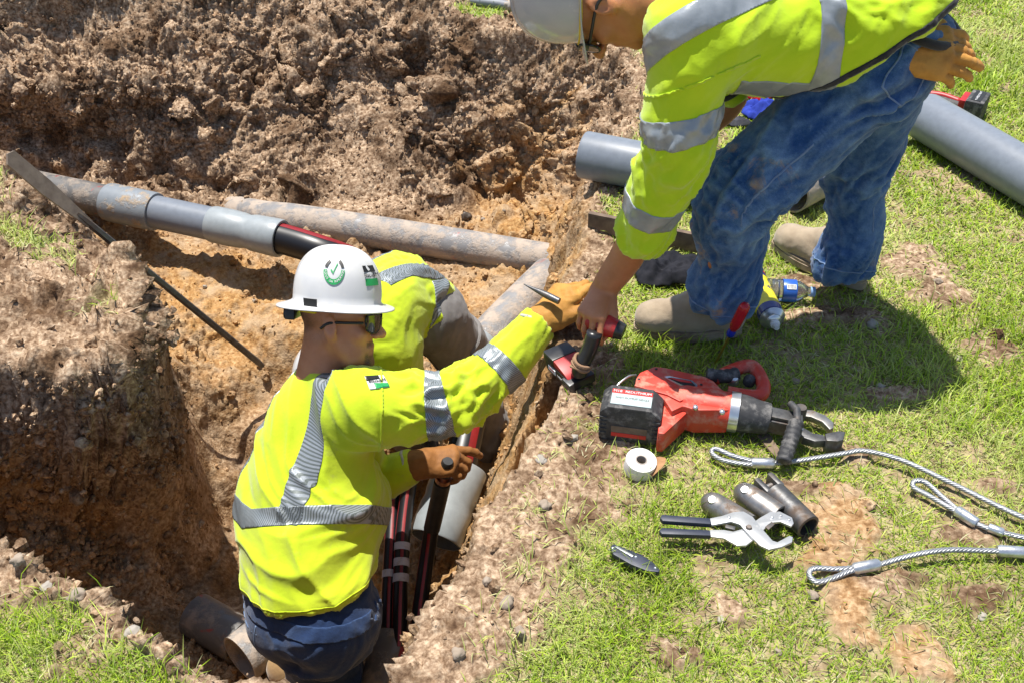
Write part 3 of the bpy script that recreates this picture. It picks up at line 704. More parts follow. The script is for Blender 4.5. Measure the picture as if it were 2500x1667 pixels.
M_glove2 = fabric('brown_leather', (.29, .125, .036), (.20, .085, .025), 20, 300, .62, .3, dirt=(.12, .07, .04), dirt_amt=.3, sheen=.05)
M_cuff = fabric('glove_lining', (.52, .50, .44), (.40, .38, .33))
M_boot = fabric('tan_suede', (.36, .285, .20), (.29, .225, .155), 16, 260, .9, .3, dirt=(.22, .155, .10), dirt_amt=.25)
M_sole = mat('boot_sole', (.36, .29, .21), .9, c2=(.26, .20, .14), scale=40, dirt=(.15, .10, .06), bump=.4)
M_hatw = mat('white_hat_shell', (.60, .60, .595), .28, c2=(.55, .55, .55), scale=14, dirt=(.62, .60, .55), dirt_amt=.10, dscale=16, coat=.3)
M_hatg = mat('grey_white_hat_shell', (.40, .425, .46), .22, c2=(.36, .385, .42), scale=12, dirt=(.48, .47, .44), dirt_amt=.12, coat=.4)
M_blackp = mat('black_plastic', (.012, .012, .013), .35, c2=(.022, .022, .024), rvar=.2)
M_lens = mat('dark_lens', (.02, .017, .014), .06, c2=(.03, .025, .02), spec=.8)
M_yell = mat('yellow_padding', (.75, .58, .02), .6); M_green = mat('green_print', (.02, .36, .10), .5); M_white = mat('white_print', (.8, .8, .8), .5, amt=.1)
M_black = mat('black_print', (.015, .015, .015), .5); M_red = mat('red_print', (.6, .03, .025), .5)
M_gboot = fabric('brown_boot_leather', (.34, .22, .10), (.24, .15, .07), 20, 200, .8, .3, dirt=(.30, .20, .11), dirt_amt=.4)
M_cargo = fabric('grey_canvas', (.22, .21, .205), (.155, .145, .14), 10, 600, .92, .3, dirt=(.34, .27, .20), dirt_amt=.2, sheen=.1)
M_pblack = fabric('black_canvas', (.020, .020, .026), (.035, .034, .04), 10, 600, .9, .3)

HAT_A, HAT_B, HAT_H = .126, .108, .152
def head_into(f, o, M, sc=1.07):
    """a head: o is midway between the ears, M columns are forward, left, up"""
    T = lambda *p: o + M @ np.array(p) * sc
    def fe(c, r, M_, k, op='add'): f.ell(c, np.array(r) * sc, M_, k, op)
    def fk(p, q, r0, r1, k, op='add'): f.cone(p, q, r0 * sc, r1 * sc, k, None, op)
    fe(T(-.010, 0, .042), (.097, .077, .092), M, .02); fe(T(.030, 0, -.030), (.060, .060, .075), M, .03)
    fe(T(.048, 0, -.078), (.042, .046, .040), M, .03); fk(T(.080, -.012, -.103), T(.080, .012, -.103), .018, .018, .018)
    for s in (-1, 1):
        fk(T(.0, s * .058, -.035), T(.045, s * .040, -.090), .020, .020, .025)                     # jaw
        fe(T(.062, s * .036, -.022), (.022, .022, .020), M, .02)                                     # cheek
        fe(T(.079, s * .032, .012), (.014, .017, .011), M, .012, op='sub')                           # eye socket
        fe(T(.074, s * .031, .010), (.012, .013, .012), M, .004)                                     # eye
        fk(T(.083, s * .012, .030), T(.074, s * .048, .029), .009, .008, .012)                      # brow
        E = np.stack([M @ unit((.93, s * .35, .05)), M @ unit((-.3 , s * .93, 0)), M @ A3(0, 0, 1)], 1)
        fe(T(-.006, s * .079, -.002), (.021, .009, .033), E, .006); fe(T(-.004, s * .088, .002), (.011, .006, .019), E, .004, op='sub')
        fe(T(.002, s * .078, -.027), (.010, .006, .010), E, .006)                                    # lobe
    fk(T(.088, 0, .018), T(.116, 0, -.022), .0085, .0135, .010); fe(T(.101, .012, -.027), (.012, .009, .009), M, .006); fe(T(.101, -.012, -.027), (.012, .009, .009), M, .006)
    fk(T(.086, -.018, -.058), T(.086, .018, -.058), .009, .009, .006); fk(T(.084, -.016, -.072), T(.084, .016, -.072), .009, .009, .006)
    fk(T(.097, -.018, -.065), T(.097, .018, -.065), .004, .004, .002, op='sub')
def head_attrs(V, o, M, beard, n):
    L = (V - o) @ M / 1.07; x, y, z = L.T; near = np.linalg.norm(L, axis=1) < .17
    hr = near * sstep(.010, .045, z - .55 * x - .012 * np.sin(y * 40)) * sstep(-.085, -.05, -np.abs(y)) * .9
    hr = np.maximum(hr, near * sstep(.01, -.03, x) * sstep(-.07, -.035, z) * .30 * (np.abs(y) < .074))
    bd = near * beard * np.maximum(sstep(.046, .060, x) * sstep(-.066, -.078, z) * sstep(.040, .030, np.abs(y)), .9 * sstep(.078, .086, x) * sstep(-.040, -.044, z) * sstep(-.060, -.055, z) * (np.abs(y) < .032))
    bd = np.maximum(bd, near * beard * .12 * sstep(-.02, -.05, z) * sstep(-.01, .02, x))
    lips = near * sstep(.076, .082, x) * sstep(-.081, -.076, z) * sstep(-.050, -.055, z) * (np.abs(y) < .026) * .8
    return {'hair': np.clip(np.maximum(hr, bd), 0, 1), 'lips': lips}
def hand_into(f, wrist, X, Zb, ys, curls, thumb, fat=1.0, sc=1.0, spread=.10, nails=None):
    """X finger direction, Zb out of the back of the hand, ys=+-1 thumb side; curls: three bends per finger (radians)"""
    X = unit(X); Zb = unit(Zb - X * (np.asarray(Zb) @ X)); Yt = np.cross(Zb, X) * ys; wrist = np.asarray(wrist, float)
    T = lambda x, y, z: wrist + sc * (X * x + Yt * y + Zb * z)
    mcp = [(.090, .032, 0), (.094, .011, .003), (.089, -.010, .001), (.080, -.029, -.003)]
    ln = [(.044, .026, .020), (.049, .030, .021), (.045, .028, .020), (.034, .020, .018)]; r0 = [.0095, .0098, .0093, .0082]
    for (a, b_, c_), k in zip(mcp, range(4)): f.cone(T(.0, b_ * .62, -.004), T(a, b_, c_), .0165 * fat * sc, .0125 * fat * sc, .014 * sc)
    f.cone(T(.02, .0, -.012), T(.07, .0, -.012), .019 * sc * fat, .016 * sc * fat, .02 * sc)
    tips = []
    for i in range(4):
        p = T(*mcp[i]); yaw = spread * (1.5 - i) * .5; a = 0.0; d0 = unit(X * math.cos(yaw) + Yt * math.sin(yaw)); r = r0[i] * fat * sc
        for j in range(3):
            a += curls[i][j]; d = d0 * math.cos(a) - Zb * math.sin(a); q = p + d * ln[i][j] * sc
            f.cone(p, q, r * (1 - .07 * j), r * (.93 - .07 * j), .003); p = q
        tips.append((p, d))
    p = T(.018, .030, -.012); p1 = T(*thumb[0]); p2 = T(*thumb[1]); p3 = T(*thumb[2])
    f.cone(p, p1, .017 * fat * sc, .0135 * fat * sc, .012); f.cone(p1, p2, .0125 * fat * sc, .011 * fat * sc, .004); f.cone(p2, p3, .011 * fat * sc, .0088 * fat * sc, .003)
    return tips
def crease(P):
    """thin raised lines where cloth is pulled"""
    return (1 - np.abs(vnoise(P))) ** 5 + .5 * (1 - np.abs(vnoise(P * 1.9 + 5))) ** 6
def folds(V, N, axis_pts, amp, freq, lat, dmax, bends=(), off=0.0):
    """ring-like cloth folds round a limb, stronger near bends (s, width)"""
    s, d, o, L = along(V, axis_pts); P = np.c_[s * freq, s * freq * .35, s * 0] + o * lat + off; P = P + 1.3 * np.c_[np.zeros(len(V)), s * freq * .2, vnoise(V * 6)]
    a = np.full(len(V), .45)
    for c, w_ in bends: a = a + 1.0 * np.exp(-((s - c * L) / w_) ** 2)
    m = 1 - sstep(dmax * .85, dmax, d)
    return N * ((ridged(P, 2) * .8 + (crease(P * 1.1 + 3) - .35) * .7) * a * amp * m)[:, None], s, d, o, L
def boot(root, heel, toe, shaft_top, mt, msole, name='boot', w_=.048, label=None, vox=.005):
    heel, toe = np.asarray(heel, float), np.asarray(toe, float); X = unit((toe - heel) * A3(1, 1, 0)); Yv = A3(-X[1], X[0], 0); up = A3(0, 0, 1); L = np.linalg.norm((toe - heel)[:2]); g = heel * A3(1, 1, 0) + up * heel[2]
    T = lambda x, y, z: g + X * x * L + Yv * y + up * z; st = np.asarray(shaft_top, float)
    lo = np.minimum(np.minimum(heel, toe), st) - .09; hi = np.maximum(np.maximum(heel, toe), st) + .11; f = Field(lo, hi, vox)
    f.cone(T(.13, 0, .055), T(.45, 0, .058), .042, .045, .02); f.cone(T(.45, 0, .055), T(.80, 0, .048), .047, .045, .03, (Yv, 1.12)); f.cone(T(.80, .0, .045), T(.86, -.004, .043), .043, .040, .02, (Yv, 1.15))
    f.limb([T(.62, 0, .07), T(.40, 0, .10), st * .5 + T(.25, 0, .11) * .5, st], [.035, .048, .052, .058], .03); f.cone(T(.12, 0, .05), T(.14, 0, .12), .042, .046, .03)
    f.cut(T(.5, 0, .022), -up, .35); V, Q = f.mesh(2); N = vnormals(V, Q); V = V + N * (fbm(V, 28, 3) * .0022 + ridged(np.c_[(V - g) @ X * 40, (V - g) @ Yv * 8, V[:, 2] * 12]) * .0012 * sstep(.5, .7, ((V - g) @ X) / L) * sstep(.86, .72, ((V - g) @ X) / L))[:, None]
    b = skin_obj(name, V, Q, [mt], root, label=label)
    out = []
    for t in np.linspace(0, 2 * np.pi, 40, endpoint=False):
        cx = .5 - .5 * math.cos(t); wd = w_ * (1.0 + .20 * math.sin(min(max(cx, 0), 1) * 5.2 - 1.7)) * abs(math.sin(t)) ** .62
        out.append((cx * L * 1.0 - .003, math.copysign(wd, math.sin(t)) * 1.04))
    mb = MB(); mb.prism(out, -.004, .017, np.stack([X, Yv, up], 1), g); mb.prism([(x * .985 + .002, y * .95) for x, y in out], .0172, .026, np.stack([X, Yv, up], 1), g)
    mb.build('sole', msole, b, auto=50); return b
def bump_hat(root, o, M, brim, mt, front=.0, name='hard_hat', label=None):
    """shell of a safety helmet: o centre of its rim, M columns forward, left, up; brim(angle) = how far the rim stands out"""
    na, H_ = 96, HAT_H; V = []; F_ = []; ang = np.linspace(0, 2 * np.pi, na, endpoint=False); a_, b_ = HAT_A, HAT_B; rings = []
    for t in np.linspace(.0, 1, 22)[1:]:
        r = math.sin(t * math.pi / 2) ** .80; z = H_ * (math.cos(t * math.pi / 2)) ** .80
        c_, s_ = np.cos(ang), np.sin(ang); x, y = a_ * r * c_, b_ * r * s_
        ridge = .0055 * np.exp(-(y / .013) ** 2) * (1 - t) ** .3 + .004 * (np.exp(-((np.abs(y) - .045) / .010) ** 2)) * (1 - t) ** .4
        nrm = np.stack([c_ * r, s_ * r, np.full(na, (1 - t) + .05)], 1); nrm /= np.linalg.norm(nrm, axis=1)[:, None]
        rings.append(np.stack([x, y, np.full(na, z)], 1) + nrm * ridge[:, None])
    bw = np.array([brim(t) for t in ang])
    for k in (.12, .35, .65, .93, 1.0):
        e = k * bw; zz = -.004 - .020 * k * (bw / .04).clip(0, 1.3) + .006 * k * k
        rings.append(np.stack([(a_ + e) * np.cos(ang), (b_ + e) * np.sin(ang), zz], 1))
    top = len(rings); rings.append(rings[-1] + A3(0, 0, -.0035))
    for k in (.93, .65, .12, -.03):
        e = k * bw; zz = -.004 - .020 * k * (bw / .04).clip(0, 1.3) + .006 * k * k - .0035 * (k < 1)
        rings.append(np.stack([(a_ + e - .002) * np.cos(ang), (b_ + e - .002) * np.sin(ang), zz], 1))
    for t in (.9, .7, .45, .2):
        r = math.sin(t * math.pi / 2) ** .80; z = H_ * (math.cos(t * math.pi / 2)) ** .80 - .004; rings.append(np.stack([(a_ - .004) * r * np.cos(ang), (b_ - .004) * r * np.sin(ang), np.full(na, z)], 1))
    V = np.concatenate([[[0, 0, H_ + .0055]]] + rings + [[[0, 0, H_ - .006]]]); m = len(rings)
    for k in range(na):
        k2 = (k + 1) % na; F_.append([0, 1 + k, 1 + k2])
        for i in range(m - 1): F_.append([1 + i * na + k, 1 + (i + 1) * na + k, 1 + (i + 1) * na + k2, 1 + i * na + k2])
        F_.append([1 + (m - 1) * na + k, len(V) - 1, 1 + (m - 1) * na + k2])
    return obj(name, mesh_from(name, V @ M.T + o, F_, [mt], True), root, label), lambda p: np.asarray(p) @ M.T + o
def dome_patch(name, mt, parent, o, M, poly, off=.0012, grid=.0035):
    """flat sticker wrapped on a helmet: poly given as (azimuth, height t) pairs sampled on the shell"""
    H_, a_, b_ = HAT_H, HAT_A, HAT_B
    def S(az, t):
        r = math.sin(t * math.pi / 2) ** .80; z = H_ * (math.cos(t * math.pi / 2)) ** .80; n = unit(A3(math.cos(az) * r / a_ * .12, math.sin(az) * r / b_ * .12, max(1 - t, .08) * .9 + .02))
        return A3(a_ * r * math.cos(az), b_ * r * math.sin(az), z) + n * (off + .0015)
    V = np.array([S(*p) for p in poly[0]]); return obj(name, mesh_from(name, V @ M.T + o, poly[1], [mt], True), parent)
def glasses(root, o, M, name='safety_glasses', lens=M_lens, armdeco=None):
    T = lambda *p: o + M @ np.array(p) * 1.07
    e = thing('x', 'x', 'x') if False else None
    fr = MB()
    path = [(-.010, .083), (.045, .081), (.078, .066)]
    for s in (-1, 1):
        P = [T(-.030, s * .082, -.006), T(-.006, s * .083, .010), T(.050, s * .080, .014), T(.080, s * .069, .014)]
        fr.tube(spline(P, 5), .0042, 8)
        outl = [(.0635, .027), (.066, .010), (.062, -.010), (.050, -.020), (.030, -.021), (.014, -.014), (.008, .004), (.012, .022), (.035, .028)]
        out2 = []
        for (yy, zz) in outl: out2.append((yy, zz))
        for a, b in zip(out2, out2[1:] + out2[:1]):
            pa, pb = [T(.112 - 6.2 * q[0] ** 2 - .0, s * q[0], q[1] + .006) for q in (a, b)]; fr.tube([pa, pb], .0032, 6)
    fr.tube([T(.112, -.009, .018), T(.1125, .009, .018)], .0035, 6)
    fo = fr.build(name, M_blackp, root, True)
    for s in (-1, 1):
        outl = np.array([(.0635, .027), (.066, .010), (.062, -.010), (.050, -.020), (.030, -.021), (.014, -.014), (.008, .004), (.012, .022), (.035, .028)])
        c = outl.mean(0); R = [c + (outl - c) * k for k in (.5, 1.0)]; pts = [c] + list(R[0]) + list(R[1])
        V = [T(.112 - 6.2 * q[0] ** 2 + .002, s * q[0], q[1] + .006) for q in pts]; n = len(outl); Fc = []
        for i in range(n): j = (i + 1) % n; Fc += [[0, 1 + i, 1 + j], [1 + i, 1 + n + i, 1 + n + j, 1 + j]]
        obj('lens', mesh_from('lens', V, Fc, [lens], True), fo)
    return fo

# ------------------------------------------------------------------ the man bending over the edge
def worker_standing():
    root = thing('person', 'worker in yellow jacket and faded jeans bending down over the pit edge', 'person', (.80, 2.6, 0))
    TP = [GY(2200, 5, 2.62), GY(2070, 42, 2.60), GY(1900, 60, 2.57), GY(1740, 48, 2.54), GY(1640, 38, 2.55)]; side = A3(.05, 1, 0)
    shL, elL, cuL = GY(1700, 100, 2.40), GY(1655, 360, 2.35), GY(1560, 596, 2.41); wrL = G(1475, 705, .235)
    shR, elR, haR = GY(1690, 10, 2.70), GY(1790, 215, 2.74), GY(1700, 330, 2.70)
    hipL, knL, anL = GY(2125, 165, 2.53), GY(1800, 492, 2.46), GY(1764, 738, 2.50); hipR, knR, anR = GY(2172, 145, 2.70), GY(2092, 430, 2.76), GY(2056, 660, 2.72)
    # body -----------------------------------------------------------
    ho = GY(1458, 4, 2.57); fwd = unit(A3(-.10, -.16, -1)); up = A3(-.97, -.03, .02); up = unit(up - fwd * (up @ fwd)); HM = np.stack([fwd, np.cross(up, fwd), up], 1)
    f = Field((.08, 2.22, .03), (1.22, 2.92, 1.12), .0045)
    head_into(f, ho, HM); f.cone(ho + HM @ A3(-.025, 0, -.05), GY(1640, 30, 2.55), .056, .066, .03)
    f.limb(TP[1:], [.07, .09, .10, .075], .04, (side, 1.2)); f.cone(TP[1], (hipL + hipR) / 2, .07, .085, .04); f.limb([shL, elL, GY(1545, 600, 2.42), wrL], [.05, .050, .046, .036], .02, n=5); f.limb([shR, elR, haR], [.05, .043, .033], .02)
    f.cone(GY(1690, 100, 2.42), GY(1690, 10, 2.70), .06, .06, .04); f.cone(hipL, hipR, .075, .075, .03)
    f.limb([hipL, knL, anL], [.072, .06, .042], .03); f.limb([hipR, knR, anR], [.072, .055, .042], .03)
    X = G(1432, 788, .205) - wrL; Zb = A3(-.30, -.62, .72)
    cur = [(.85, .75, .4), (1.0, .70, .35), (1.0, .70, .35), (.95, .75, .4)]
    hand_into(f, wrL + unit(X) * .012, X, Zb, 1, cur, [(.060, .052, -.022), (.082, .050, -.052), (.094, .036, -.072)], 1.0, 1.03, .16)
    hand_into(f, haR, A3(-.3, 0, -1), A3(-1, 0, .3), -1, [(.4, .5, .3)] * 4, [(.055, .05, -.02), (.08, .05, -.04), (.10, .04, -.05)])
    V, Q = f.mesh(1); bd = skin_obj('body', V, Q, [M_skin2], root, head_attrs(V, ho, HM, 0.0, 0))
    # jacket ---------------------------------------------------------
    f = Field((.18, 2.14, .30), (1.25, 2.98, 1.22), .0068)
    f.limb(TP, [.160, .160, .150, .150, .085], .05, (side, 1.26)); f.cone(GY(1700, 95, 2.42), GY(1690, 5, 2.70), .098, .098, .06); f.cone(GY(1655, 40, 2.55), GY(1600, 42, 2.56), .088, .076, .03)
    SL = [shL, elL, cuL]; f.limb([shL, (shL + elL) / 2 + A3(-.008, 0, 0), elL, (elL + cuL) / 2 + A3(-.004, 0, 0), cuL], [.100, .088, .078, .070, .058], .05, n=6); SR = [shR, elR * .7 + shR * .3 + A3(0, 0, -.0), elR]; f.limb(SR, [.095, .08, .07], .05)
    pb, pt = GY(1985, 150, 2.57), GY(2265, -40, 2.62); nrm = np.cross(pt - pb, A3(0, -1, 0)); nrm = unit(nrm if nrm[0] > 0 else -nrm); nrm = unit(nrm + A3(0, -.08, 0)); pt = pt + nrm * .02; f.cut((pb + pt) / 2, nrm, .36)
    f.cut(cuL, cuL - elL, .11); f.cut(GY(1598, 42, 2.56), A3(-1, 0, .05), .13); f.cut(elR, elR - shR, .1)
    V, Q = f.mesh(3); N = vnormals(V, Q)
    sT, dT, oT, LT = along(V, TP); sS, dS, oS, LS = along(V, SL); sleeve = sstep(.02, -.05, dS - .13) * (sS > .05) * sstep(.06, .16, sS)
    dv, *_ = folds(V, N, SL, .011, 13, 2.0, .14, [(.47, .09), (.93, .05)]); dv2, *_ = folds(V, N, TP, .009, 7, 2.4, .30, [(.3, .1)], 4)
    diag = ridged(np.c_[(V @ unit((1, 0, -.9))) * 13, (V @ unit((.9, .4, 1))) * 3.2, V[:, 1] * 3], 2) * .007 + (crease(np.c_[(V @ unit((1, 0, -.7))) * 11 + .5 * vnoise(V * 5), (V @ unit((.7, .5, 1))) * 3, V[:, 1] * 4]) - .3) * .012
    V = V + dv * sleeve[:, None] + (dv2 + N * diag[:, None]) * (1 - sleeve)[:, None] + N * (fbm(V, 7, 2) * .004)[:, None]; V = relax(V, Q, .35); N = vnormals(V, Q)
    jk = skin_obj('jacket', V, Q, [M_viz2], root); sS, dS, oS, LS = along(V, SL)
    strip('shoulder_seam', V, Q, N, [.0035 - np.abs(sS - .085 - .5 * (-oS[:, 0] * dS)), .15 - dS, .12 - np.abs(V[:, 2] - .93)], M_viz2, jk, .003)
    sS, dS, oS, LS = along(V, SL); onS = .128 - dS
    for k, (c, w_) in enumerate([(.33, .030), (.76, .029)]):
        strip('reflective_stripe', V, Q, N, [w_ - np.abs(sS - c * LS - (.30 if k == 0 else .05) * (-oS[:, 0] * dS)), onS], M_tape, jk, uv=np.c_[sS, dS])
    sT, dT, oT, LT = along(V, TP); notS = np.where(sS > .07, dS - .122, .1)
    # brace over the near shoulder, the ring round the waist, and a band along the lower flank
    A_, B_ = GY(1570, 132, 2.36), GY(1830, -8, 2.42); bn = unit(np.cross(B_ - A_, A3(0, .8, -.6))); bb = (V - A_) @ bn
    strip('reflective_stripe', V, Q, N, [.034 - np.abs(bb), 2.60 - V[:, 1], notS + .03, N @ A3(0, -.8, .6) + .15], M_tape, jk)
    strip('reflective_stripe', V, Q, N, [.029 - np.abs(sT - .45 * LT), notS], M_tape, jk)
    ta = np.arctan2(-oT[:, 2], -oT[:, 1]); strip('reflective_stripe', V, Q, N, [.19 - np.abs(ta - .60), sT - .45 * LT - .028, .93 * LT - sT, dS - .118], M_tape, jk)
    dh = -((V - (pb + pt) / 2) @ nrm); strip('black_hem', V, Q, N, [.016 - dh, dh - .001, V[:, 0] - .5], M_trim, jk, .003)
    strip('sleeve_cuff', V, Q, N, [sS - LS + .045, onS], M_viz2, jk, -.004)
    # jeans ----------------------------------------------------------
    f = Field((.40, 2.28, .02), (1.30, 2.98, 1.10), .0068)
    f.cone(hipL, hipR, .105, .105, .05); f.cone((hipL + hipR) / 2 + A3(.0, 0, .0), GY(2200, 50, 2.6), .130, .118, .05, (side, 1.12)); f.ell((hipL + hipR) / 2 + A3(.022, .02, .03), (.100, .150, .11), None, .05)
    LL = [hipL, (hipL + knL) / 2 + A3(.002, 0, -.004), knL, (knL + anL) / 2 + A3(.01, 0, 0), anL]; LR = [hipR, (hipR + knR) / 2, knR, (knR + anR) / 2 + A3(.02, 0, 0), anR]
    f.limb(LL, [.092, .098, .093, .076, .074], .05); f.limb(LR, [.105, .092, .078, .068, .074], .05)
    f.cut(anL + A3(0, 0, -.005), A3(-.10, -.05, -1), .16); f.cut(anR, A3(.1, .1, -1), .14); f.cut(GY(2228, 25, 2.6), GY(2228, 25, 2.6) - (hipL + hipR) / 2, .24)
    V, Q = f.mesh(3); N = vnormals(V, Q); sL, dL, oL, LLn = along(V, LL); sR, dR, oR, LRn = along(V, LR); isL = sstep(-.02, .02, dR - dL)
    a1, *_ = folds(V, N, LL, .012, 8, 2.6, .16, [(.52, .10), (.93, .10), (.05, .08)]); a3, *_ = folds(V, N, LL, .003, 24, 3.0, .16, [(.55, .12), (.95, .10)], 11); a1 = a1 + a3; a2, *_ = folds(V, N, LR, .010, 8, 2.6, .15, [(.5, .08), (.93, .08)], 5); a4, *_ = folds(V, N, LR, .003, 24, 3.0, .15, [(.5, .1), (.93, .1)], 3); a2 = a2 + a4
    dg_ = ridged(np.c_[(V @ unit((1, .2, -1))) * 12, (V @ unit((1, -.2, 1))) * 2.6, V[:, 1] * 5], 2) * .006 + (crease(np.c_[(V @ unit((1, .2, -.8))) * 13 + .6 * vnoise(V * 6), (V @ unit((.8, -.2, 1))) * 3.2, V[:, 1] * 5]) - .3) * .011
    V = V + a1 * isL[:, None] + a2 * (1 - isL)[:, None] + N * (dg_ + fbm(V, 9, 2) * .004)[:, None]; V = relax(V, Q, .3); N = vnormals(V, Q)
    sL, dL, oL, LLn = along(V, LL); sR, dR, oR, LRn = along(V, LR)
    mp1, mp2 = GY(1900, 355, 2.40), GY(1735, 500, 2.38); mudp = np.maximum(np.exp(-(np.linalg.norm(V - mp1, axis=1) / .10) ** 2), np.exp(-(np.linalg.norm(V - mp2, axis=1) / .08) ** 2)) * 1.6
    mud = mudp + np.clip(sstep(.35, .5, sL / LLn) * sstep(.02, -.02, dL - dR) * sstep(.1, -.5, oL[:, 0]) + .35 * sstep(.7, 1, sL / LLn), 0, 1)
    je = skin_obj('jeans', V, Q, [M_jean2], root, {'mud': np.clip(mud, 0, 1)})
    c_ = A3(.55, -.83, -.05); cd_ = A3(0, -.85, .30); n1, n2 = unit(np.cross(knL - hipL, cd_)), unit(np.cross(anL - knL, cd_)); wb = sstep(.45, .65, sL / LLn)[:, None]; nn_ = n1 * (1 - wb) + n2 * wb
    strip('outseam', V, Q, N, [.0028 - np.abs((oL * nn_).sum(1)) * dL, oL @ cd_ - .3, .13 - dL, dR - dL, sL - .12 * LLn], M_seam, je, .0015, largest=True)
    strip('outseam', V, Q, N, [.0022 - np.abs(oR @ unit((1, .3, 0))) * dR, -(oR @ A3(0, 1, 0)) - .3, .12 - dR, dL - dR, .55 - V[:, 2]], M_seam, je, .0015, largest=True)
    for ang_, LLx, sx, dx, ox, oth in ((0, LLn, sL, dL, oL, dR), (1, LRn, sR, dR, oR, dL)): strip('leg_hem', V, Q, N, [sx - LLx + .034, LLx - .030 - sx, .14 - dx, oth - dx], M_seam, je, .0012)
    # back pocket on the near hip
    hp = GY(2175, 175, 2.5); Pm = frame(A3(.25, -.95, .2), A3(-.62, 0, -.78)); q = (V - hp) @ Pm; rr = np.maximum(np.abs(q[:, 0]) / .062, np.abs(q[:, 1]) / .055); 
    strip('back_pocket', V, Q, N, [1 - rr, rr - .93, .10 - np.abs(q[:, 2])], M_seam, je, .0015)
    bp, bq = GY(2235, 60, 2.6), 0; f = Field((.9, 2.3, .75), (1.3, 2.95, 1.12), .006)
    boot(root, G(1808, 812, 0) + A3(0, 0, .004), G(1543, 806, 0) + A3(0, 0, .004), anL + A3(.01, 0, .08), M_boot, M_sole, label='sand coloured pull-on boot')
    boot(root, G(2108, 706, 0) + A3(0, 0, .004), G(1886, 594, 0) + A3(0, 0, .004), anR + A3(.0, 0, .07), M_boot, M_sole)
    # helmet with a short rim and a peak -------------------------------
    hu = unit(HM @ A3(.16, 0, 1)); hf = unit(HM @ A3(1, 0, -.16)); hM = np.stack([hf, np.cross(hu, hf), hu], 1); hat_o = ho + HM @ A3(-.022, 0, .060)
    brim = lambda t: .009 + .045 * max(0, math.cos(t)) ** 3
    ht, W = bump_hat(root, hat_o, hM, brim, M_hatg, label='pale grey cap style hard hat')
    mb = MB(); mb.tube([W((.128 * math.cos(t), .108 * math.sin(t), -.006)) for t in np.linspace(-2.6, 2.6, 30)], .004, 6); mb.build('headband', M_yell, ht, True)
    mb = MB(); mb.lathe([(.0, .003), (.011, .003), (.012, 0), (.0, -.001)], W((.06, -.118, -.012)), hM @ A3(0, -1, 0), 16); mb.build('headband_button', M_white, ht, True)
    dome_patch('sticker', M_green, ht, hat_o, hM, ([(a, t) for t in (.45, .55) for a in np.linspace(-1.75, -1.62, 5)], [[i, i + 1, i + 6, i + 5] for i in range(4)]))
    dome_patch('sticker', M_green, ht, hat_o, hM, ([(a, t) for t in (.72, .82) for a in np.linspace(-.42, -.22, 5)], [[i, i + 1, i + 6, i + 5] for i in range(4)]))
    for i, a0 in enumerate(np.linspace(-1.55, -1.25, 5)): dome_patch('sticker', M_black, ht, hat_o, hM, ([(a, t) for t in (.46, .60) for a in (a0, a0 + .025)], [[0, 1, 3, 2]]))
    gl = glasses(root, ho, HM)
    T = lambda *p: ho + HM @ np.array(p)      # bone print on the temple arm
    for s in (-1, 1):
        mb = MB(); mb.tube(spline([T(-.004, s * .0870, .011), T(.02, s * .0865, .0135), T(.048, s * .0842, .0145)], 5), [.0016, .0022, .0016, .0014, .0014, .0014, .0014, .0016, .0020, .0024, .0016], 6)
        mb.build('bone_print', M_white, gl, True)
    # hair below the helmet is in the skin; belt at the back of the jeans
    wst = GY(2228, 25, 2.6); ax_ = unit(wst - (hipL + hipR) / 2); pts = []
    Fm = frame(ax_, A3(0, 1, 0))
    for t in np.linspace(0, 2 * np.pi, 40): pts.append(wst + Fm @ A3(math.cos(t) * .150, math.sin(t) * .130, -.012))
    mb = MB(); mb.tube(pts, .012, 8, cap=False); mb.build('belt', M_trim, root, True)
    return root
worker_standing()

